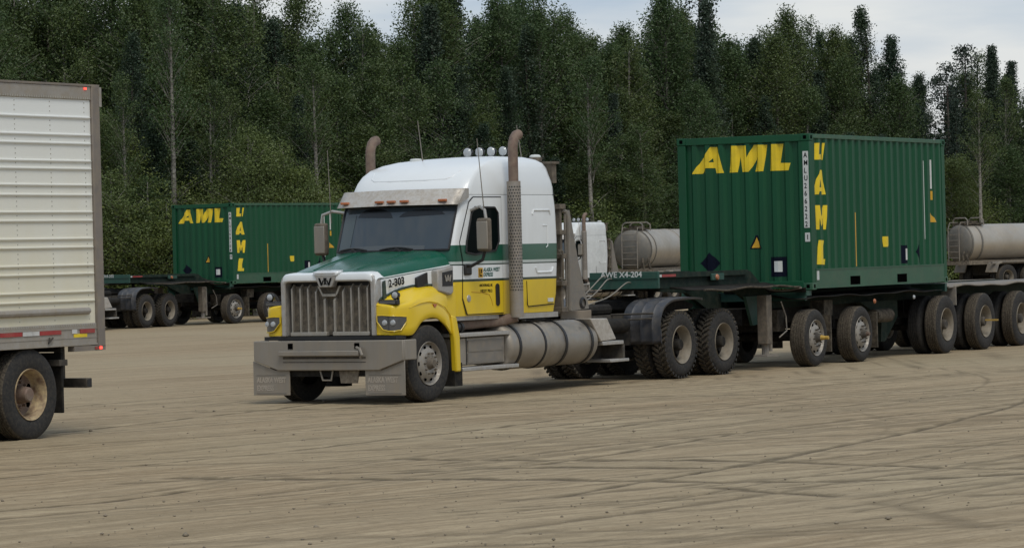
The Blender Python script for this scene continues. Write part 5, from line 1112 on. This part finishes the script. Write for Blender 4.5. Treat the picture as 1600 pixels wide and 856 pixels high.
x = -28
while x < 32:
    y = edge(x) + rng.uniform(-1.4, 1.6); px = 800 + 5284 * x / y
    if -60 < px < 1660: tree('bush', x, y, rng.uniform(1.8, 4.2), 0)
    x += rng.uniform(.9, 1.6)
for (px, h) in ((272, 11.6), (200, 8.6), (338, 8.6), (366, 8.2), (497, 9.5), (931, 10.4), (1534, 9.0)):
    yy = edge((px - 800) / 5284 * 125) - .3; tree('slim', (px - 800) / 5284 * yy, yy, h, 0)
for (px, h, kd) in ((215, 3.9, 'bush'), (190, 2.8, 'bush'), (245, 3.2, 'bush'), (398, 6.6, 'sapling'), (446, 6.2, 'sapling'), (372, 5.0, 'sapling'), (470, 5.0, 'sapling'), (180, 5.2, 'sapling'), (262, 4.2, 'sapling'), (235, 5.0, 'birch')):
    yy = 118.5 if px < 300 else 122.5; tree(kd, (px - 800) / 5284 * yy, yy, h, 0)
ORD = ['', 'first', 'second', 'third', 'fourth', 'fifth', 'sixth', 'seventh', 'eighth', 'ninth', 'tenth', 'eleventh', 'twelfth', 'thirteenth', 'fourteenth', 'fifteenth', 'sixteenth', 'seventeenth', 'eighteenth', 'nineteenth', 'twentieth'] + [f'{i}th' for i in range(21, 60)]
TREES.sort(key=lambda t: t[1] / t[2]); cnt = {}
for kind, x, y, h, row, c_, t_, s_ in TREES:
    o = bpy.data.objects.new(NM[kind], None); C.objects.link(o); o.location = (x, y, -.05); o.rotation_euler = (rng.normal(0, .012), rng.normal(0, .012), rng.uniform(0, 6.28))
    wd = s_ * rng.uniform(.9, 1.15) if kind != 'bush' else s_ * rng.uniform(.9, 1.2)
    wd = max(wd, .95 if kind in ('birch', 'sapling') else .8) if kind in ('birch', 'poplar', 'sapling') else wd; o.scale = (wd, wd, s_)
    w_ = where(x, y); zone = 0 if row == 0 else (1 if row < 3 else 2); key = (kind, w_, zone); cnt[key] = cnt.get(key, 0) + 1
    deep = ('at wood edge', 'inside wood', 'on skyline')[zone]
    o['label'] = f'{KN[kind]} {deep} {w_}, {ORD[cnt[key]]} from left'; o['category'] = CATN[kind]; o['group'] = f'{CATN[kind]}s of the wood {w_}'
    a = bpy.data.objects.new('crown', c_); C.objects.link(a); a.parent = o; b = bpy.data.objects.new('trunk', t_); C.objects.link(b); b.parent = o
# undergrowth and deep wood read as one mass
n = 2600; xs_ = rng.uniform(-30, 34, n); ys_ = np.array([edge(v) for v in xs_]) + rng.uniform(-1.2, 6, n); cs = np.stack([xs_, ys_, rng.uniform(.05, .9, n)], -1)
vs, m_ = leaf_cloud(cs, np.tile([.35, .35, .22], (n, 1)), 26, .07); me = np_mesh('undergrowth', vs, np.arange(m_ * 4).reshape(-1, 4)); at = me.attributes.new('tone', 'FLOAT', 'FACE'); at.data.foreach_set('value', rng.random(m_).astype(np.float32))
o = obj('undergrowth', me, 'leaf_bush'); o['kind'] = 'stuff'; o['label'] = 'low weeds and brush along the foot of the wood'; o['category'] = 'undergrowth'
n = 5200; xs_ = rng.uniform(-27, 33, n); dd = rng.uniform(17, 26, n); ys_ = np.array([edge(v) for v in xs_]) + dd; th = np.array([top_height(a, b) for a, b in zip(xs_, ys_)])
cs = np.stack([xs_, ys_, th * np.where(xs_ > 14, .66, .84) * rng.random(n) ** .9], -1); vs, m_ = leaf_cloud(cs, np.tile([.5, .5, .45], (n, 1)), 16, .16); me = np_mesh('deep_wood', vs, np.arange(m_ * 4).reshape(-1, 4)); at = me.attributes.new('tone', 'FLOAT', 'FACE'); at.data.foreach_set('value', (rng.random(m_) * .6).astype(np.float32))
o = obj('deep_wood', me, 'leaf_dark'); o['kind'] = 'stuff'; o['label'] = 'far inner part of the wood that closes the view between the trunks'; o['category'] = 'forest'
xs_ = np.linspace(-200, 200, 60); rows = [[(float(v), edge(float(np.clip(v, -45, 60))) + d, .02 if d < 400 else .03) for v in xs_] for d in (-1.0, 2, 10, 60, 700)]
mb = MB(); mb.loft(rows); o = obj('forest_floor', mb, 'soil'); o['kind'] = 'structure'
